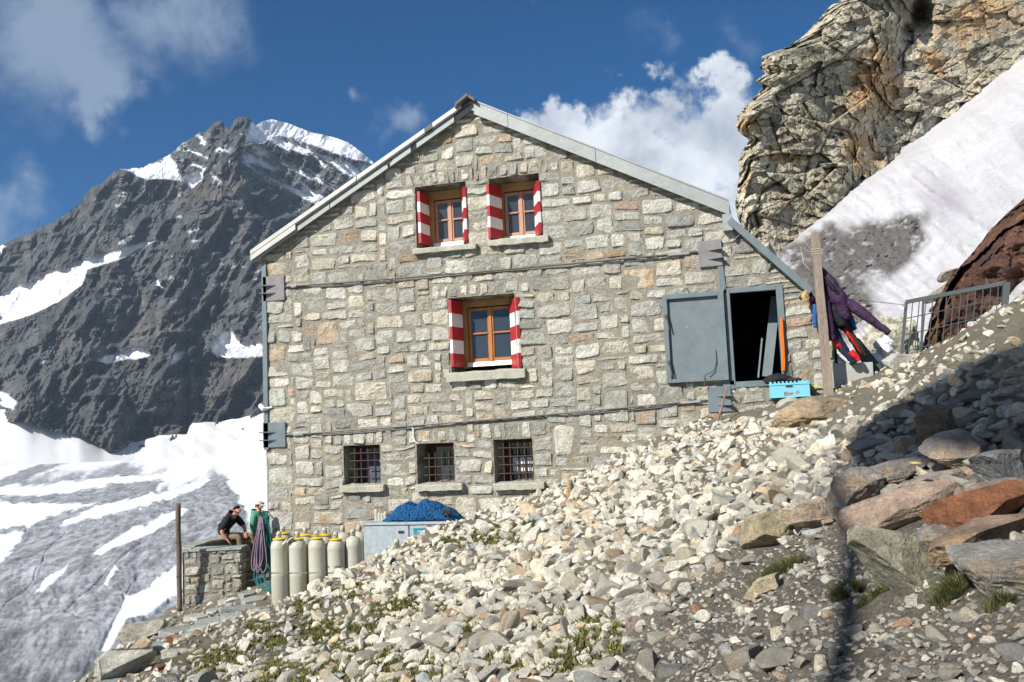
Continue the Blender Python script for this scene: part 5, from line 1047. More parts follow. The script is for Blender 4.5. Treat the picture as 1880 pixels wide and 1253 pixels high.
FR = [(512.5, 990, 1, 'leftmost gas cylinder of the front row, with white tape tied beside its yellow collar'), (546, 990, 1, 'second gas cylinder of the front row from the left'), (581.5, 989, 1, 'third gas cylinder of the front row from the left, with a small black mark'), (616.5, 991, 1, 'fourth gas cylinder of the front row, printed with black letters'), ]
BK = [(519, 980, 1, 'gas cylinder half hidden behind the leftmost one'), (560, 983, 1, 'gas cylinder with yellow strap behind the second one'), (596, 983, 1, 'gas cylinder with yellow strap behind the third one'), (648, 986, 0, 'gas cylinder without collar between the printed one and the cabinet'), (629, 979, 0, 'gas cylinder showing only its cap behind the printed one'), (659, 978, 0, 'gas cylinder touching the side of the cabinet')]
txt = None
for row, Yr in ((FR, -1.35), (BK, -.95)):
    for k, (px, py, ring, lab) in enumerate(row):
        yy = Yr if px not in (629, 659) else -.62
        if px == 648: yy = -1.15
        top = onY(px, py, yy); base = cyA if ring else cyB
        if ring and not uA: o = cyA; uA = True
        elif not ring and not uB: o = cyB; uB = True
        else: o = copy_tree(base)
        zb = top[2]-1.262
        if row is BK and px != 648: zb += 0
        o.location = (top[0], yy, zb); o.rotation_euler = (0, 0, [.3, -.5, 0, .2, .9, 1.2][k]); tag(o, lab, 'gas cylinder', 'gas cylinders'); o.name = 'gas_cylinder'
        if px == 616.5:
            for body, x, sz in (('90', -.12, .055), ('VITO', .045, .055)):
                cu = bpy.data.curves.new('letters', 'FONT'); cu.body = body; cu.size = sz; cu.extrude = .001; tmp = bpy.data.objects.new('tmp', cu); COL.objects.link(tmp)
                dg = bpy.context.evaluated_depsgraph_get(); me = bpy.data.meshes.new_from_object(tmp.evaluated_get(dg)); bpy.data.objects.remove(tmp)
                for v in me.vertices:
                    u = v.co.x+x; a = u/.159-.1; zz = v.co.y+.77; r_ = .1595+v.co.z
                    v.co = Vector((r_*sin(a), -r_*cos(a), zz))
                me.materials.clear(); me.materials.append(M['black']); L_ = bpy.data.objects.new('letters', me); COL.objects.link(L_); L_.parent = o; o.rotation_euler = (0, 0, 0)
            # note: printed letters stay on the front
P0 = onY(728, 989, -2.15); o = copy_tree(cyB); o.location = (P0[0], -2.15, P0[2]-1.412); tag(o, 'buried gas cylinder showing only its cap above the rubble in front of the cabinet', 'gas cylinder', 'gas cylinders'); o.name = 'gas_cylinder'
stp = thing('yellow_straps', 'loose yellow plastic straps lying across the tops of the gas cylinders', 'straps', onY(590, 985, -1.1))
for k, (px, y) in enumerate(((560, -.95), (596, -.95), (581.5, -1.35), (608, -1.1))):
    c = onY(px, 986, y); 
    for q in range(2):
        m = MB(); a = RNG.uniform(0, 6); m.bar(c+[.1*cos(a), .1*sin(a), .02], c+[-.13*cos(a+.4), -.13*sin(a+.4), .035+.03*q], .035, .006); m.build('strap', M['yellow'], stp)
m = MB(); c = onY(531, 992, -1.5)
for q in range(7): a = RNG.normal(0, .04, 3); m.tube([c+a+[-.05, 0, -.04], c+a*.4+[0, -.02, .01], c+a+[.06, 0, .05]], [.012, .02, .01], 6, mi=q % 2)
m.build('glove', [M['whitep'], M['black']], None, loc=c, label='black and white glove stuck between the two leftmost gas cylinders', cat='glove')
m = MB(); X0 = onY(497, 1050, -1.5)[0]; zc = onY(560, 1053, -1.5)[2]; pts = []
for c in (512.5, 546, 581.5, 616.5):
    cx = onY(c, 1050, -1.35)[0]
    for a in np.linspace(-1.1, 1.1, 7): pts.append((cx+.163*sin(a), -1.35-.163*cos(a), zc+.012*cos(a*2)))
m.tube(pts, .006, 5); m.build('tie_wire', M['cable'], None, loc=(X0, -1.5, zc), label='thin wire tied round the front row of gas cylinders', cat='wire')
# ------------------------------------------------------------------ cabinet and things on it
Yc = -1.35; a0, a1 = onY(664.5, 962, Yc), onY(860, 958, Yc); cb = thing('metal_cabinet', 'galvanised grey sheet metal cabinet half buried by rubble under the barred windows', 'cabinet', (a0[0], Yc, a0[2]-1.2)); zt = a0[2]
m = MB(); m.box((a0[0]+.02, Yc+.02, zt-1.3), (a1[0], Yc+.95, zt-.03)); m.build('carcass', M['galv'], cb)
m = MB(); m.box((a0[0]-.03, Yc-.03, zt-.03), (a1[0]+.03, Yc+1.0, zt+.015), bev=.006); m.build('lid', M['galv'], cb)
xs_ = onY(751, 970, Yc)[0]
for k, (xa, xb) in enumerate(((a0[0]+.04, xs_-.012), (xs_+.012, a1[0]-.05))):
    m = MB(); m.box((xa, Yc-.006, zt-1.25), (xb, Yc+.018, zt-.045), bev=.004); dr = m.build('cabinet_door', M['galv'], cb)
    if k == 0:
        p, q = onY(731, 975, Yc-.01), onY(742, 980, Yc-.01); m = MB(); m.box((p[0], Yc-.012, q[2]), (q[0], Yc-.0061, p[2])); m.build('black_plate', M['black'], dr)
    else:
        p, q = onY(759, 970, Yc-.01), onY(783, 982, Yc-.01); m = MB(); m.box((p[0], Yc-.012, q[2]), (q[0], Yc-.0061, p[2])); pl = m.build('teal_plate', M['signt'], dr)
        m = MB(); m.box((p[0]+.02, Yc-.014, q[2]+.018), (q[0]-.02, Yc-.0121, q[2]+.026)); m.box(((p[0]+q[0])/2-.05, Yc-.014, q[2]+.045), ((p[0]+q[0])/2+.05, Yc-.0121, q[2]+.075)); m.build('plate_marks', M['galv'], dr)
# rope heap
def heap(name, x0, x1, y, zb, h, n, r, mt, seed, lab, cat_):
    r_ = np.random.default_rng(seed); m = MB(); xc = (x0+x1)/2; a = (x1-x0)/2
    pts = []; 
    def surf(u, w, k=1.):  # u -1..1 along, w 0..pi across
        H_ = h*(1-abs(u)**2.6)*(1+.10*sin(u*9)+.06*sin(u*17+1)); return np.array([xc+a*u, y-.22*cos(w)*(1-.4*abs(u)**3)*k, zb+H_*sin(w)*k+.01])
    for q in range(n):
        u = r_.uniform(-1, 1); w = r_.uniform(.1, pi*.85); P = []; du = r_.normal(0, .06); dw = r_.normal(0, .5)+.3; k = r_.uniform(.92, 1.08)
        L = int(r_.integers(10, 18))
        for i in range(L):
            P.append(surf(np.clip(u, -1, 1), np.clip(w, .02, 3.1), k)+r_.normal(0, .004, 3)); u += du*.35; w += dw*.25; du += r_.normal(0, .05); dw += r_.normal(0, .45)
            if w < .05 or w > 2.9: dw = -dw; w = np.clip(w, .05, 2.9)
            if abs(u) > .98: du = -du
        m.tube(P, r, 5, cap=False)
    V, Fc = ICO[3]; W_ = V.copy(); m.add(np.stack([xc+a*.93*V[:, 0], y+.17*V[:, 1], zb+np.maximum(V[:, 2], 0)*h*.88*(1-.2*np.abs(V[:, 0]))], -1), Fc.tolist())
    return m.build(name, M[mt], None, loc=(xc, y, zb), label=lab, cat=cat_, smooth=True), m
hx0, hx1 = onY(708, 945, Yc+.3)[0], onY(848, 940, Yc+.3)[0]
heap('rope_heap', hx0, hx1, Yc+.3, zt+.015, .31, 330, .0125, 'blue', 5, 'tangled heap of bright blue rope lying on top of the metal cabinet', 'rope')
m = MB(); c = onY(823, 945, Yc+.05)
m.tube([c+[-.12, 0, .0], c+[-.05, -.03, .07], c+[.04, -.03, .06], c+[.12, 0, -.04]], [.02, .035, .03, .015], 7); m.tube([c+[-.02, -.04, .05], c+[.02, -.05, -.05], c+[.05, -.04, -.12]], [.02, .014, .012], 6); m.build('climbing_shoe', M['shoe'], None, loc=c, label='dark crampon bag lying at the right end of the blue rope heap', cat='bag')
m = MB(); c = onY(684, 957, Yc+.3)
for k, (dx, h) in enumerate(((0, .22), (.06, .16), (.12, .14), (.18, .17))): m.lathe([(.035, 0), (.038, h*.8), (.024, h*.9), (.02, h)], (c[0]+dx+.08, Yc+.3, zt+.016), 12)
m.build('candle_jars', M['cap'], None, loc=(c[0], Yc+.3, zt), label='cluster of small cream jars standing left of the blue rope heap', cat='jars')
V, Fc = stone(4, rs, 7, (.28, .16, .12), .16); c = onY(685, 948, Yc+.55); 
tag(mesh_np('driftwood_root', V*np.array([1, 1, 1.])+np.array([c[0], Yc+.62, zt+.10]), Fc, M['woodg'], loc=(c[0], Yc+.62, zt)), 'knobbly weathered root on the cabinet behind the small jars', 'root')
# ------------------------------------------------------------------ hanging rope coils
def coil(px, py0, py1, w, n, r, mt, lab, Y, seed, wrap=True, drop=0):
    r_ = np.random.default_rng(seed); top, bot = onY(px[0], py0, Y), onY(px[1], py1, Y); m = MB()
    for k in range(n):
        o = r_.normal(0, w*.28, 2); ww = w*r_.uniform(.35, 1.); L0 = r_.uniform(0, .05); L1 = r_.uniform(-.10, .06); P = []
        for a in np.linspace(0, 2*pi, 33):
            t = .5-.5*cos(a); c = top*(1-t)+bot*t; sw = sin(a)*ww*(.25+.75*t**1.2)*(1-.0*t)
            if wrap: sw *= (.35+.65*abs(t-.12)) if t > .08 else .6
            P.append(c+np.array([sw+o[0]*(.4+t), o[1]*(.4+t)*.6, -L0*(1-t)+L1*t+.02*sin(3*a+k)]))
        m.tube(P, r, 6, cap=False)
    if wrap:
        for k in range(7): z = top[2]-.12-.022*k; cc = top*(.88)+bot*.12; m.tube([(cc[0]+.06*cos(a), cc[1]+.06*sin(a), z+.01*sin(a)) for a in np.linspace(0, 2*pi, 14)], r, 6, cap=False)
    for k in range(drop):
        c = bot+np.array([r_.uniform(-.1, .15), 0, .1]); R_ = r_.uniform(.14, .24); m.tube([c+np.array([R_*sin(a)*r_.uniform(.9, 1.1), .05*cos(a), -R_*1.1+R_*1.1*cos(a)]) for a in np.linspace(0, 2*pi, 24)], r, 6, cap=False)
    return m.build('rope_coil', M[mt], None, loc=top, label=lab, cat='rope', smooth=True)
coil((480, 478), 948, 1042, .16, 16, .012, 'purple', 'mauve coiled climbing rope hanging at the left corner of the hut', -.28, 3)
coil((488, 490), 938, 1045, .14, 13, .012, 'teal', 'dark teal coiled climbing rope hanging between the mauve rope and the wall corner', -.22, 4, drop=7)
m = MB(); m.tube([onY(494, 940, .02), onY(484, 941, -.25), onY(478, 948, -.3)], .012, 6); m.build('rope_peg', M['rust'], hut)
# ------------------------------------------------------------------ crate, rod, planks by the door
A, B = onY(1412, 702, -.42), onY(1488, 728, -.42); cr_ = thing('plastic_crate', 'light blue plastic crate with red script on its side, standing below the hatch', 'crate', ((A[0]+B[0])/2, -.25, B[2]))
x0, x1, z0, z1 = A[0], B[0], B[2], A[2]; y0, y1 = -.42, -.05; m = MB(); e = .02
m.box((x0, y0, z0), (x1, y0+e, z1-.03), bev=.004); m.box((x0, y1-e, z0), (x1, y1, z1), bev=.004); m.box((x0, y0+e, z0), (x0+e, y1-e, z1), bev=.004); m.box((x1-e, y0+e, z0), (x1, y1-e, z1), bev=.004); m.box((x0+e, y0+e, z0), (x1-e, y1-e, z0+.02))
m.box((x0-.01, y0-.012, z1-.065), (x1+.01, y0+.0, z1-.035), bev=.003); m.box((x0-.005, y0-.008, z0), (x1+.005, y0, z0+.02), bev=.003)
for k in range(10): xx = x0+(x1-x0)*(k+.15)/10; m.box((xx, y0+.001, z1-.0299), (xx+(x1-x0)*.05, y0+e-.001, z1))
m.build('shell', M['crate'], cr_)
m = MB(); xc = (x0+x1)/2; m.box((xc-.06, y0-.014, z1-.10), (xc+.05, y0-.001, z1-.075)); m.build('hand_slot', M['black'], cr_)
m = MB(); sx = xc-.10
for k, st in enumerate([[(0, 0), (.02, .05), (.035, .055), (.02, .0), (.05, .02)], [(.05, .02), (.07, .04), (.06, .01), (.09, .03)], [(.09, .03), (.10, .005), (.12, .035), (.13, .01), (.16, .03)], [(.0, -.012), (.08, -.006), (.14, .0)], [(.2, 0), (.215, .05), (.23, .06), (.24, .02), (.22, .0), (.25, .04)]]):
    P = [(sx+a, y0-.004, z0+.05+b) for a, b in st]; P = np.array(P); T = np.linspace(0, len(P)-1, 14); m.tube(np.stack([np.interp(T, range(len(P)), P[:, i]) for i in range(3)], -1), .0045, 5)
m.build('red_script', M['jred'], cr_)
V, Fc = stone(4, rs, 6, (.20, .13, .11), .2); 
tag(mesh_np('black_bag', V+np.array([x0+.2, -.2, z1+.04]), Fc, M['jblk'], smooth=True, loc=(x0+.2, -.2, z1)), 'crumpled dark bag lying on top of the blue crate', 'bag')
V, Fc = stone(3, rs, 6, (.10, .10, .05), .2); tag(mesh_np('dark_pouch', V+np.array([x0+.43, -.25, z1+.02]), Fc, mat('maroon_cloth', (.06, .02, .035)), smooth=True, loc=(x0+.43, -.25, z1)), 'small maroon pouch beside the dark bag on the blue crate', 'pouch')
m = MB(); m.tube([onY(1480, 709, -.12), onY(1530, 714, -.3), onY(1600, 722, -.6)], .014, 6); m.build('yellow_green_stick', mat('lime_cord', (.40, .45, .08)), None, loc=onY(1480, 709, -.12), label='thin lime yellow stick lying between the blue crate and the post', cat='stick')
V, Fc = stone(4, rs, 6, ((x1-x0)*.6, .32, .16), .06); tag(mesh_np('footing_stone', V+np.array([xc+.1, -.25, z0-.165]), Fc, M['rock'], cols=np.broadcast_to((.42, .40, .33), V.shape), loc=(xc, -.25, z0-.3)), 'flat pale stone block on which the blue crate stands', 'stone')
A, B = onY(1312, 788, -.75), onY(1335, 712, -.5); m = MB(); m.tube([A-[0, 0, .1], A, (A+B)/2+[.01, 0, 0], B], [.025, .025, .02, .016], 8); m.build('iron_rod', mat('reddish_rusty_rod', (.24, .15, .12), rough=.8, noise=((20, .3),)), None, loc=A, label='rusty reddish iron rod stuck in the rubble below the open door leaf', cat='rod')
m = MB(); m.tube([onY(1315, 768, -.3), onY(1357, 768, -.3)], .012, 6); m.tube([onY(1270, 778, -.2), onY(1300, 764, -.15)], .012, 6); m.build('thin_iron_bar', M['rust'], None, loc=onY(1330, 768, -.3), label='thin iron bar lying at the foot of the wall behind the rusty rod', cat='bar')
m = MB(); m.box(onY(1214, 1024, 0)*0+at(1213, 1028, 8.6)-[.025, .02, .03], at(1213, 1028, 8.6)+[.025, .02, .03], bev=.01); m.build('blue_scrap', M['blue'], None, loc=at(1213, 1030, 8.6), label='tiny blue plastic scrap among the pale rubble stones', cat='scrap')
V, Fc = stone(3, rs, 6, (.035, .02, .010), .05); c = at(1672, 880, 6.2); tag(mesh_np('yellow_scrap', V+c+[0, -.3, .12], Fc, mat('mustard', (.40, .34, .12)), loc=c+[0, -.3, .1]), 'small mustard yellow stone on the flat slab in the shade', 'stone')
# ------------------------------------------------------------------ jackets on the line
def cloth_tube(m, pts, rad, flat=.45, seed=1, mi=0, seg=16):
    P = np.array(pts, float); n = len(P); T = np.linspace(0, n-1, (n-1)*7+1); Q = np.stack([np.interp(T, range(n), P[:, i]) for i in range(3)], -1)
    for _ in range(4): Q[1:-1] = (Q[:-2]+Q[2:]+2*Q[1:-1])/4
    R_ = np.interp(T, range(n), rad); s0 = len(m.v); m.tube(Q, R_, seg, mi=mi, flat=flat); V = m.v[s0]; V += (.16*R_.mean()*fbm(V*9+seed, 3, seed))[:, None]*np.array([1, .6, .5])+(.010*fbm(V*22+seed, 2, seed, .6, True))[:, None]
def q(px, py, Y=-.2): return onY(px, py, Y)
t = thing('purple_jacket', 'purple padded jacket hanging behind the squared post with one sleeve blown out to the right', 'jacket', q(1530, 505))
m = MB(); cloth_tube(m, [q(1502, 492), q(1520, 520), q(1540, 552), q(1556, 588), ], [.10, .26, .30, .16], .5, 3); m.build('body', M['jpur'], t, smooth=True)
m = MB(); cloth_tube(m, [q(1552, 555, -.25), q(1580, 572, -.3), q(1605, 592, -.3), q(1632, 613, -.3)], [.14, .13, .10, .075], .7, 5); m.build('sleeve', M['jpur'], t, smooth=True)
m = MB(); cloth_tube(m, [q(1508, 530, -.32), q(1518, 570, -.35), q(1524, 600, -.35), q(1528, 626, -.35)], [.12, .11, .09, .08], .7, 6); m.build('sleeve', M['jpur'], t, smooth=True)
m = MB(); cloth_tube(m, [q(1508, 502, -.36), q(1530, 530, -.4), q(1552, 556, -.38)], [.06, .14, .06], .35, 9); m.build('lining', M['jblk'], t, smooth=True)
t = thing('dark_trousers', 'black trousers hanging below the purple jacket', 'trousers', q(1530, 560)); m = MB(); cloth_tube(m, [q(1510, 545, -.1), q(1530, 570, -.12), q(1548, 600, -.12), q(1545, 606, -.12)], [.15, .24, .22, .08], .5, 11); m.build('waist', M['jblk'], t, smooth=True)
m = MB(); cloth_tube(m, [q(1520, 585, -.1), q(1535, 620, -.14), q(1550, 645, -.16), q(1570, 668, -.16)], [.14, .14, .12, .09], .6, 13); m.build('leg', mat('navy_fabric', (.012, .022, .055), rough=.8), t, smooth=True)
m = MB(); cloth_tube(m, [q(1547, 560, -.0), q(1558, 582, 0), q(1570, 606, .0)], [.11, .085, .06], .7, 15); m.build('blue_sleeve', M['jblu'], None, loc=q(1555, 565, 0), label='blue jacket sleeve dangling under the purple sleeve', cat='jacket', smooth=True)
m = MB(); cloth_tube(m, [q(1496, 560, -.15), q(1496, 590, -.15), q(1497, 602, -.15)], [.07, .06, .05], .7, 15); m.build('blue_glove', M['jblu'], None, loc=q(1496, 560, -.15), label='blue garment end hanging just left of the squared post', cat='garment', smooth=True)
t = thing('red_jacket', 'red and dark olive jacket hanging lowest on the clothes line', 'jacket', q(1560, 600))
m = MB(); cloth_tube(m, [q(1535, 575, .02), q(1556, 608, .0), q(1578, 640, .0), q(1590, 655, .0)], [.10, .16, .13, .05], .5, 17); m.build('body', mat('olive_fabric', (.035, .035, .02)), t, smooth=True)
m = MB(); cloth_tube(m, [q(1540, 588, -.12), q(1556, 612, -.14), q(1582, 652, -.13)], [.04, .085, .02], .4, 19); m.build('red_panel', M['jred'], t, smooth=True)
m = MB(); cloth_tube(m, [q(1561, 646, -.24), q(1570, 655, -.25), q(1577, 663, -.25)], [.085, .085, .06], .7, 21); m.build('cuff', M['jred'], t, smooth=True)
m = MB(); cloth_tube(m, [q(1527, 618, -.25), q(1538, 636, -.25), q(1545, 640, -.25)], [.06, .07, .03], .7, 23); m.build('pocket', M['jred'], t, smooth=True)
m = MB(); cloth_tube(m, [q(1484, 535, -.1), q(1490, 550, -.12), q(1492, 570, -.1)], [.06, .08, .04], .6, 25); m.build('magenta_garment', mat('magenta_fabric', (.16, .02, .08)), None, loc=q(1484, 535, -.1), label='dark magenta garment hanging at the tip of the small roof', cat='garment', smooth=True)
m = MB(); V, Fc = stone(3, rs, 5, (.09, .07, .11), .2); m.add(V+q(1481, 545, -.25), Fc.tolist()); m.tube([q(1478, 540, -.25), q(1472, 560, -.3), q(1467, 570, -.3)], .006, 5); m.tube([q(1484, 550, -.25), q(1484, 566, -.3)], .006, 5); m.build('cord_bundle', mat('straw_bundle', (.38, .28, .12), noise=((30, .4),)), None, loc=q(1481, 545, -.25), label='straw coloured knot of cord at the lower tip of the small roof', cat='cord')
m = MB(); m.tube([q(1474, 530, -.15), q(1500, 520, -.2), q(1545, 548, .3), q(1660, 560, 1.2)], .005, 5); m.build('clothes_line', M['cable'], None, loc=q(1500, 520, -.2), label='thin line behind the squared post on which the clothes hang', cat='line')
# ------------------------------------------------------------------ concrete block, green sheet, gate, red rock, rubble wall
pb = [onY(1528, 668, -.05), onY(1602, 665, -.05), onY(1606, 735, -.05), onY(1528, 745, -.05)]
def prism(m, poly, dy, col=(1, 1, 1)):
    n = len(poly); V = [tuple(p) for p in poly]+[(p[0], p[1]+dy, p[2]) for p in poly]; m.add(V, [list(range(n))[::-1], [n+i for i in range(n)]]+[(i, (i+1) % n, n+(i+1) % n, n+i) for i in range(n)], col=col)
m = MB(); prism(m, pb, 1.4); m.build('concrete_block', M['concrete'], None, loc=pb[3], label='plain grey concrete block against the right end of the hut', cat='block')
m = MB(); Yg = .5; prism(m, [onY(1556, 612, Yg), onY(1578, 622, Yg), onY(1618, 672, Yg), onY(1618, 700, Yg), onY(1645, 702, Yg), onY(1645, 716, Yg), onY(1604, 716, Yg), onY(1598, 690, Yg)], .25); m.build('green_channel', M['jgrn'], None, loc=onY(1604, 716, Yg), label='dark green folded metal sheet behind the hanging clothes', cat='sheet')
m = MB(); Yg = 1.0; prism(m, [onY(1590, 668, Yg), onY(1700, 645, Yg), onY(1700, 760, Yg), onY(1590, 760, Yg)], .5); m.build('low_concrete_wall', M['concrete'], None, loc=onY(1640, 720, Yg), label='low grey concrete wall in the gap between the hut and the gate', cat='wall')
m = MB()
for k in range(10):
    V, Fc = stone(3, rs, 6, (.16, .1, .16), .2); m.add(V*rs.uniform(.7, 1.2)+onY(1612+rs.uniform(-6, 16), 625+k*9, .95), Fc.tolist(), col=(.80, .80, .83))
m.build('snow_patch', M['snow'], kind='structure')
tw = thing('rubble_wall', 'broken rubble masonry wall between the hut and the mesh gate', 'wall', onY(1640, 690, 1.9)); V, Fc = stone(5, rs, 6, (1, 1, 1), .12, (.7, .95)); Pc = onY(1640, 640, 2.); w1, w2, wi = worley(V*np.array([3.2, 3.2, 5]), 33)
V = V*(1+.10*(wi-.5)-.10*ss(.12, 0, w2-w1))[:, None]*np.array([.62, .6, .95]); C = np.array([.40, .39, .32])*(.6+.8*wi)[:, None]*(1+.3*fbm(V*6, 3, 3))[:, None]; mesh_np('masonry', V+Pc-[0, 0, .25], Fc, M['rock'], cols=C, parent=tw)
# mesh gate
g0, g1, g2, g3 = onY(1664, 555, 1.3), onY(1848, 519, .0), onY(1838, 640, .0), onY(1652, 690, 1.3); gt = thing('mesh_gate', 'grey steel framed wire mesh gate on the slope before the dark red rock', 'gate', g3)
m = MB(); m.bar(g0, g1, .05, .07); m.build('top_rail', M['gate'], gt)
m = MB(); m.bar(g0, g3, .05, .06, up=(0, 1, 0)); m.build('upright', M['gate'], gt); m = MB(); m.bar(g1, g2, .10, .10, up=(0, 1, 0)); m.build('upright', M['gate'], gt)
m = MB(); h0 = onY(1695, 553, 1.08); h1 = onY(1690, 680, 1.08); m.bar(h0, h1, .03, .08, up=(0, 1, 0)); m.build('upright', M['gate'], gt)
m = MB(); e0 = onY(1812, 527, .25); m.bar(e0, e0+[0, 0, .14], .03, .05, up=(0, 1, 0)); m.build('lug', M['gate'], gt)
m = MB()
for k in range(1, 14): t_ = k/14; m.tube([g0*(1-t_)+g1*t_, g3*(1-t_)+g2*t_], .009, 5)
for k in range(1, 5): t_ = k/4.4; m.tube([g0*(1-t_)+g3*t_, g1*(1-t_)+g2*t_], .009, 5)
m.build('wire_mesh', M['gate'], gt)
# dark red rock
def red_rock():
    out = [(1950, 300), (1880, 365), (1850, 392), (1820, 420), (1785, 465), (1752, 500), (1722, 545), (1706, 590), (1692, 650), (1685, 720)]
    PY, T = np.meshgrid(np.linspace(300, 800, 170), np.linspace(-.3, 1, 170), indexing='ij'); s = np.interp(PY, [o[1] for o in out], [o[0] for o in out])+3*fbm(P3(PY*.05, 0), 3, 5); PX = np.where(T >= 0, s+(2150-s)*np.clip(T, 0, 1), s-T*30)
    dep = 16.8-1.2*np.clip(T, 0, 1)+np.where(T < 0, -T*8, 0)+1.1*np.exp(-((PX-s)/30.)**2); W_ = at(PX, PY, dep); w1, w2, wi = worley((W_+.3*np.stack([fbm(W_, 3, 4)]*3, -1))*np.array([.9, .9, .5]), 44)
    dep = dep-.6*fbm(W_*.7, 4, 45)-.20*fbm(W_*3, 4, 46, .6, True)-.5*(wi-.5); n = fbm(W_*1.4, 4, 47); C = np.array([.10, .048, .034])*(1+.9*n)[..., None]; k = ss(.05, .4, fbm(W_*np.array([2.2, 2.2, .8]), 4, 48))[..., None]*.7; C = C*(1-k)+np.array([.24, .13, .05])*k
    k = ss(.15, .4, fbm(W_*2.5+4, 4, 50))[..., None]*.6; C = C*(1-k)+np.array([.05, .035, .035])*k
    mesh_np('red_rock_outcrop', at(PX, PY, dep).reshape(-1, 3), grid_faces(*PX.shape), M['rock'], cols=C, kind='structure', smooth=False)
red_rock()
for (px, py, dep, hw, c, lb) in [((1740), 505, 19.2, (26, 10), (.30, .27, .23), 'long grey brown stone perched on the left flank of the dark red rock'), (1752, 512, 19.0, (16, 8), (.58, .55, .48), 'small pale stone beside the long perched stone'), (1722, 540, 19.0, (24, 14), (.30, .27, .22), 'brown stone above the left end of the mesh gate')]:
    V, Fc = stone(4, rs, 6, (hw[0]*dep/F, .25, hw[1]*dep/F), .08); a = -.5; V = V@np.array([[cos(a), 0, -sin(a)], [0, 1, 0], [sin(a), 0, cos(a)]]); P = at(px, py, dep); tag(mesh_np('stone', V+P, Fc, M['rock'], cols=np.broadcast_to(c, V.shape), loc=P), lb, 'stone')
# ------------------------------------------------------------------ people
def skinned(name, J, edges, rad, root, m, parent, org, smooth_lv=2):
    names = list(J); me = bpy.data.meshes.new('tmp'); me.from_pydata([tuple(J[k]) for k in names], [(names.index(a), names.index(b)) for a, b in edges], [])
    o = bpy.data.objects.new('tmp', me); COL.objects.link(o); md = o.modifiers.new('s', 'SKIN'); sv = me.skin_vertices[0].data if me.skin_vertices else None
    if sv is None:
        bpy.context.view_layer.objects.active = o; bpy.ops.mesh.customdata_skin_add(); sv = me.skin_vertices[0].data
    for i, k in enumerate(names):
        r = rad[k]; sv[i].radius = (r, r) if np.ndim(r) == 0 else tuple(r); sv[i].use_root = (k == root)
    md.branch_smoothing = .6; md.use_smooth_shade = True; s = o.modifiers.new('u', 'SUBSURF'); s.levels = s.render_levels = smooth_lv
    dg = bpy.context.evaluated_depsgraph_get(); r_ = bpy.data.meshes.new_from_object(o.evaluated_get(dg)); bpy.data.objects.remove(o)
    r_.materials.clear(); r_.materials.append(m); ob = bpy.data.objects.new(name, r_); COL.objects.link(ob)
    if parent is not None: ob.parent = parent
    else: ob.location = [float(v) for v in org]
    WO[ob.name] = org; return ob
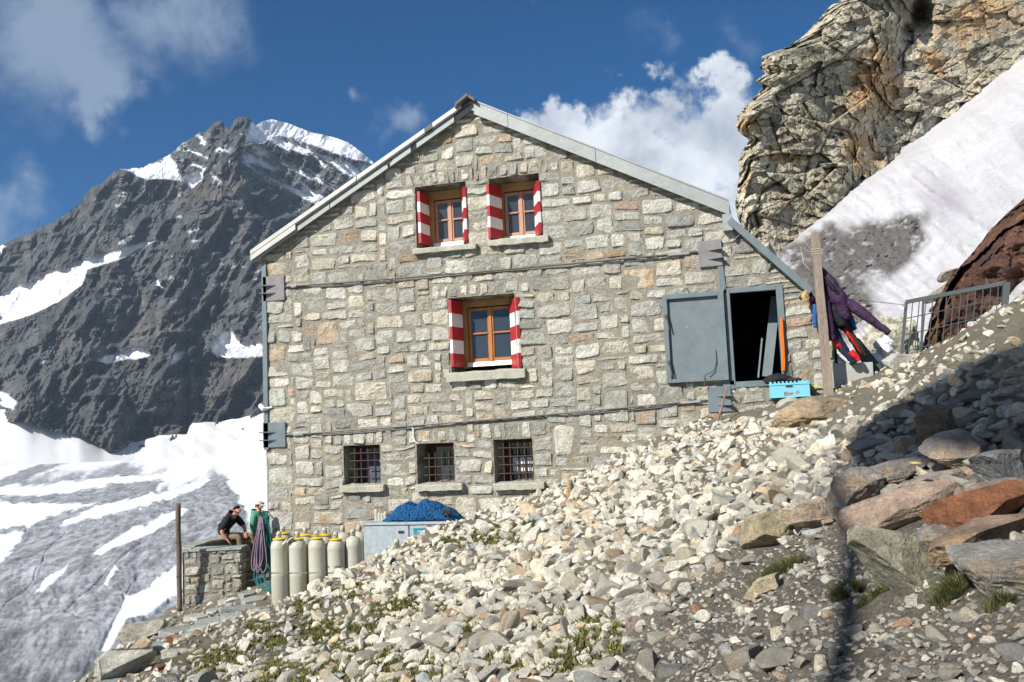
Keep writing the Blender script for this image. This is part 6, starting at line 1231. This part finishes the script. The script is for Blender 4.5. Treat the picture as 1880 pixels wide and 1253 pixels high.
def person(label, P0, J, hairm, topm, legm, longsleeve, cap_=False, yaw=0.):
    R_ = np.array([[Y_[0], N_[0], 0], [Y_[1], N_[1], 0], [0, 0, 1.]])     # local x = picture right, y = away, z = up
    J = {k: R_@np.array(v, float)*1.06 for k, v in J.items()}
    def add_hand(s, el):
        w = J['wr'+s]; d = w-J['el'+s]; d /= np.linalg.norm(d); sd = np.cross(d, [0, 0, 1.]); sd /= np.linalg.norm(sd)+1e-9; up = np.cross(sd, d)
        J['pm'+s] = w+d*.07; ed.append(('wr'+s, 'pm'+s)); rd['pm'+s] = (.038, .02)
        for f in range(4):
            o = (f-1.5)*.021; L = (.07, .082, .076, .06)[f]; b = J['pm'+s]+sd*o+d*.02; J[f'fa{f}{s}'] = b; J[f'fb{f}{s}'] = b+d*L*.5-up*.008; J[f'fc{f}{s}'] = b+d*L*.85-up*.03
            ed.extend([('pm'+s, f'fa{f}{s}'), (f'fa{f}{s}', f'fb{f}{s}'), (f'fb{f}{s}', f'fc{f}{s}')]); rd[f'fa{f}{s}'] = .010; rd[f'fb{f}{s}'] = .009; rd[f'fc{f}{s}'] = .0075
        b = w+d*.02+sd*.03; J['ta'+s] = b; J['tb'+s] = b+sd*.025+d*.03; J['tc'+s] = b+sd*.035+d*.06; ed.extend([('wr'+s, 'ta'+s), ('ta'+s, 'tb'+s), ('tb'+s, 'tc'+s)]); rd['ta'+s] = .013; rd['tb'+s] = .011; rd['tc'+s] = .009
    ed = [('pel', 'wai'), ('wai', 'che'), ('che', 'nk0'), ('nk0', 'nk1'), ('nk1', 'hd0'), ('hd0', 'hd1'), ('hd1', 'hd2')]
    rd = dict(pel=(.165, .13), wai=(.17, .14), che=(.20, .16), nk0=.065, nk1=.052, hd0=.078, hd1=.100, hd2=.075)
    for s in 'ab':
        ed += [('nk0', 'sh'+s), ('sh'+s, 'el'+s), ('el'+s, 'wr'+s), ('pel', 'hp'+s), ('hp'+s, 'kn'+s), ('kn'+s, 'an'+s), ('an'+s, 'to'+s)]
        rd.update({'sh'+s: .075, 'el'+s: .05, 'wr'+s: .032, 'hp'+s: .095, 'kn'+s: .062, 'an'+s: .042, 'to'+s: (.042, .03)}); add_hand(s, 0)
    face = J['fc']-J['hd1']; face /= np.linalg.norm(face); sd = np.cross(face, [0, 0, 1.]); sd /= np.linalg.norm(sd)
    fc = J.pop('fc'); J['nose'] = J['hd1']+face*.108-np.array([0, 0, .02]); ed.append(('hd1', 'nose')); rd['nose'] = .016
    J['chin'] = J['hd0']+face*.045; ed.append(('hd0', 'chin')); rd['chin'] = .038
    body = skinned('person', J, ed, rd, 'pel', M['skin'], None, P0); tag(body, label, 'person')
    sub = lambda ks: {k: J[k] for k in ks}
    grow = lambda ks, a: {k: (tuple(np.array(rd[k])+a) if np.ndim(rd[k]) else rd[k]+a) for k in ks}
    ks = ['pel', 'wai', 'che', 'nk0', 'sha', 'shb']; E_ = [('pel', 'wai'), ('wai', 'che'), ('che', 'nk0'), ('nk0', 'sha'), ('nk0', 'shb')]
    Jt = sub(ks); rt = grow(ks, .018); rt['nk0'] = .085; rt['che'] = (.225, .185); rt['sha'] = rt['shb'] = .100
    for s in 'ab':
        e = J['el'+s]+(J['wr'+s]-J['el'+s])*(.8 if longsleeve else -.15); Jt['sl'+s] = J['el'+s] if longsleeve else e; rt['sl'+s] = .056 if longsleeve else .070; E_.append(('sh'+s, 'sl'+s))
        if longsleeve: Jt['cu'+s] = e; rt['cu'+s] = .042; E_.append(('sl'+s, 'cu'+s))
    skinned('shirt', Jt, E_, rt, 'che', M[topm], body, P0)
    ks = ['pel', 'hpa', 'hpb', 'kna', 'knb', 'ana', 'anb']; Jt = sub(ks); Jt['wst'] = J['pel']+(J['wai']-J['pel'])*.5; rt = grow(ks, .022); rt['wst'] = (.155, .125); rt['ana'] = rt['anb'] = .068
    skinned('trousers', Jt, [('wst', 'pel'), ('pel', 'hpa'), ('pel', 'hpb'), ('hpa', 'kna'), ('hpb', 'knb'), ('kna', 'ana'), ('knb', 'anb')], rt, 'pel', M[legm], body, P0)
    for s in 'ab':
        Jt = dict(a=J['an'+s]+[0, 0, .05], b=J['an'+s]-[0, 0, .02], c=J['to'+s]); skinned('boot', Jt, [('a', 'b'), ('b', 'c')], dict(a=.055, b=.056, c=.045), 'b', M['shoe'], body, P0)
    # hair shell, ears, eyes
    V, Fc = ICO[3]; up = J['hd2']-J['hd0']; up /= np.linalg.norm(up); back = -face; fr = V@back; keep = (V@up > .30-.95*fr) & (V@up > -.6); Fk = [f for f in Fc.tolist() if all(keep[i] for i in f)]
    c = (J['hd1']*.75+J['hd2']*.25); m = MB(); Vh = V*np.array([.105, .105, .108]); m.add(c+Vh+P0, Fk); m.build('hair', M[hairm], body, smooth=True)
    m = MB()
    for s in (-1, 1): m.add(ICO[2][0]*.011+J['hd1']+face*.090+sd*.034*s+[0, 0, .012]+P0, ICO[2][1].tolist())
    m.build('eyes', M['black'], body)
    for s in (-1, 1): m = MB(); m.add(ICO[2][0]*np.array([.018, .018, .032])+J['hd1']+sd*.100*s+back*.01+P0, ICO[2][1].tolist()); m.build('ear', M['skin'], body, smooth=True)
    m = MB(); m.tube([J['hd0']+face*.09+sd*.022+[0, 0, .012]+P0, J['hd0']+face*.098+[0, 0, .012]+P0, J['hd0']+face*.09-sd*.022+[0, 0, .012]+P0], .005, 5); m.build('mouth', mat('lips', (.35, .10, .08)), body)
    if cap_:
        m = MB(); keep = V[:, 2] > .1; m.add(J['hd1']*.5+J['hd2']*.5+V*np.array([.114, .114, .108])+[0, 0, .01]+P0, [f for f in Fc.tolist() if all(keep[i] for i in f)]); a = J['hd1']+[0, 0, .055]
        n = 9; A_ = [a+face*.10*cos(t)+sd*.10*sin(t) for t in np.linspace(-1, 1, n)]; B_ = [a+face*(.10*cos(t)+.085*cos(t))+sd*.09*sin(t)-[0, 0, .02] for t in np.linspace(-1, 1, n)]; VV = np.array(A_+B_+[v-[0, 0, .006] for v in A_]+[v-[0, 0, .006] for v in B_])+P0
        m.add(VV, [(i, i+1, n+i+1, n+i) for i in range(n-1)]+[(2*n+i, 3*n+i, 3*n+i+1, 2*n+i+1) for i in range(n-1)]); m.build('cap', M['capf'], body, smooth=True)
        m = MB(); c2 = J['hd1']+face*.10+[0, 0, .085]+P0
        for s in (-1, 1): m.add(ICO[2][0]*np.array([.028, .028, .02])+c2+sd*.032*s, ICO[2][1].tolist())
        m.tube([c2+sd*.06, c2+face*.01, c2-sd*.06], .007, 5); m.build('goggles', M['glass'], body, smooth=True)
    return body
Jm = dict(pel=(0, 0, 0), wai=(-.01, 0, .17), che=(.08, 0, .35), nk0=(.20, 0, .44), nk1=(.255, 0, .49), hd0=(.305, -.01, .515), hd1=(.315, -.01, .575), hd2=(.305, -.005, .635), fc=(.55, -.12, .53),
          sha=(.14, -.17, .385), ela=(.02, -.26, .12), wra=(.165, -.24, -.075), shb=(.24, .17, .39), elb=(.42, .20, .16), wrb=(.47, .06, .05),
          hpa=(.04, -.09, -.03), kna=(.40, -.16, .0), ana=(.42, -.14, -.50), toa=(.56, -.17, -.56), hpb=(.05, .09, -.03), knb=(.60, .12, -.03), anb=(.66, .12, -.48), tob=(.80, .10, -.54))
person('man in black t-shirt and khaki trousers sitting on the terrace wall looking down', at(411.5, 985, 22.5), Jm, 'hair', 'tee', 'khaki', False)
Jw = dict(pel=(0, 0, 0), wai=(0, 0, .19), che=(.02, 0, .38), nk0=(.05, 0, .50), nk1=(.07, 0, .55), hd0=(.09, 0, .585), hd1=(.10, 0, .645), hd2=(.09, 0, .705), fc=(.55, -.10, .63),
          sha=(0., -.17, .45), ela=(-.02, -.24, .17), wra=(.18, -.20, .10), shb=(.08, .17, .45), elb=(.12, .2, .18), wrb=(.3, .08, .12),
          hpa=(.04, -.09, -.03), kna=(.44, -.14, .0), ana=(.46, -.14, -.50), toa=(.60, -.17, -.56), hpb=(.05, .09, -.03), knb=(.48, .12, -.0), anb=(.5, .12, -.48), tob=(.64, .10, -.54))
person('person in mint green pullover and pale cap, half hidden behind the rope coils', at(469.5, 982, 23.2), Jw, 'hair', 'mint', 'khaki', True, True)
# ------------------------------------------------------------------ flagpole and flag behind the viewer; only their shadow reaches the picture
def cast(px, py, t):
    d = ray(px, py); s = np.linspace(1.5, 30, 3000); P = CAM+d*s[:, None]; g = hz(P[:, 0], P[:, 1], False); k = np.argmax(P[:, 2] < g); return P[k]-SUND*t
A = cast(1538, 1275, 14.); B = cast(1564, 880, 18.5); t = thing('flagpole', 'slanting timber flagpole standing outside the picture, casting its shadow on the gravel', 'flagpole', A-(B-A)*2.6)
m = MB(); m.tube([A-(B-A)*2.8, A, B+(B-A)*.02], [.12, .085, .075], 10); m.build('pole', M['woodk'], t)
poly = [(1562, 885), (1566, 800), (1640, 748), (1720, 704), (1810, 664), (1905, 618), (1990, 620), (1960, 700), (1905, 835), (1800, 850), (1680, 862)]
pc = [cast(*p, 18.4) for p in poly]; cen = np.mean(pc, 0); nrm = -SUND; V = []; n = len(pc)
for k, p in enumerate(pc): V.append(p+.2*np.array([0, sin(k*1.7), cos(k*2.3)])*0)
V = V+[cen]+[v+np.array([0, 0, .01]) for v in V]+[cen+np.array([0, 0, .01])]
m = MB(); m.add(V, [(i, (i+1) % n, n) for i in range(n)]+[(n+1+(i+1) % n, n+1+i, 2*n+1) for i in range(n)]+[(i, n+1+i, n+1+(i+1) % n, (i+1) % n) for i in range(n)]); m.build('flag', M['jred'], t)
# ------------------------------------------------------------------ mountain air
def haze():
    m = bpy.data.materials.new('mountain_air'); m.use_nodes = True; N = m.node_tree.nodes; N.remove(N['Principled BSDF']); v = N.new('ShaderNodeVolumePrincipled')
    v.inputs['Color'].default_value = (.58, .77, 1., 1); v.inputs['Density'].default_value = .000055; v.inputs['Anisotropy'].default_value = .1; m.node_tree.links.new(v.outputs[0], N['Material Output'].inputs['Volume'])
    b = MB(); b.box((-3000, -200, -49.5), (1400, 2900, 960)); b.build('haze', m, kind='stuff')
haze()
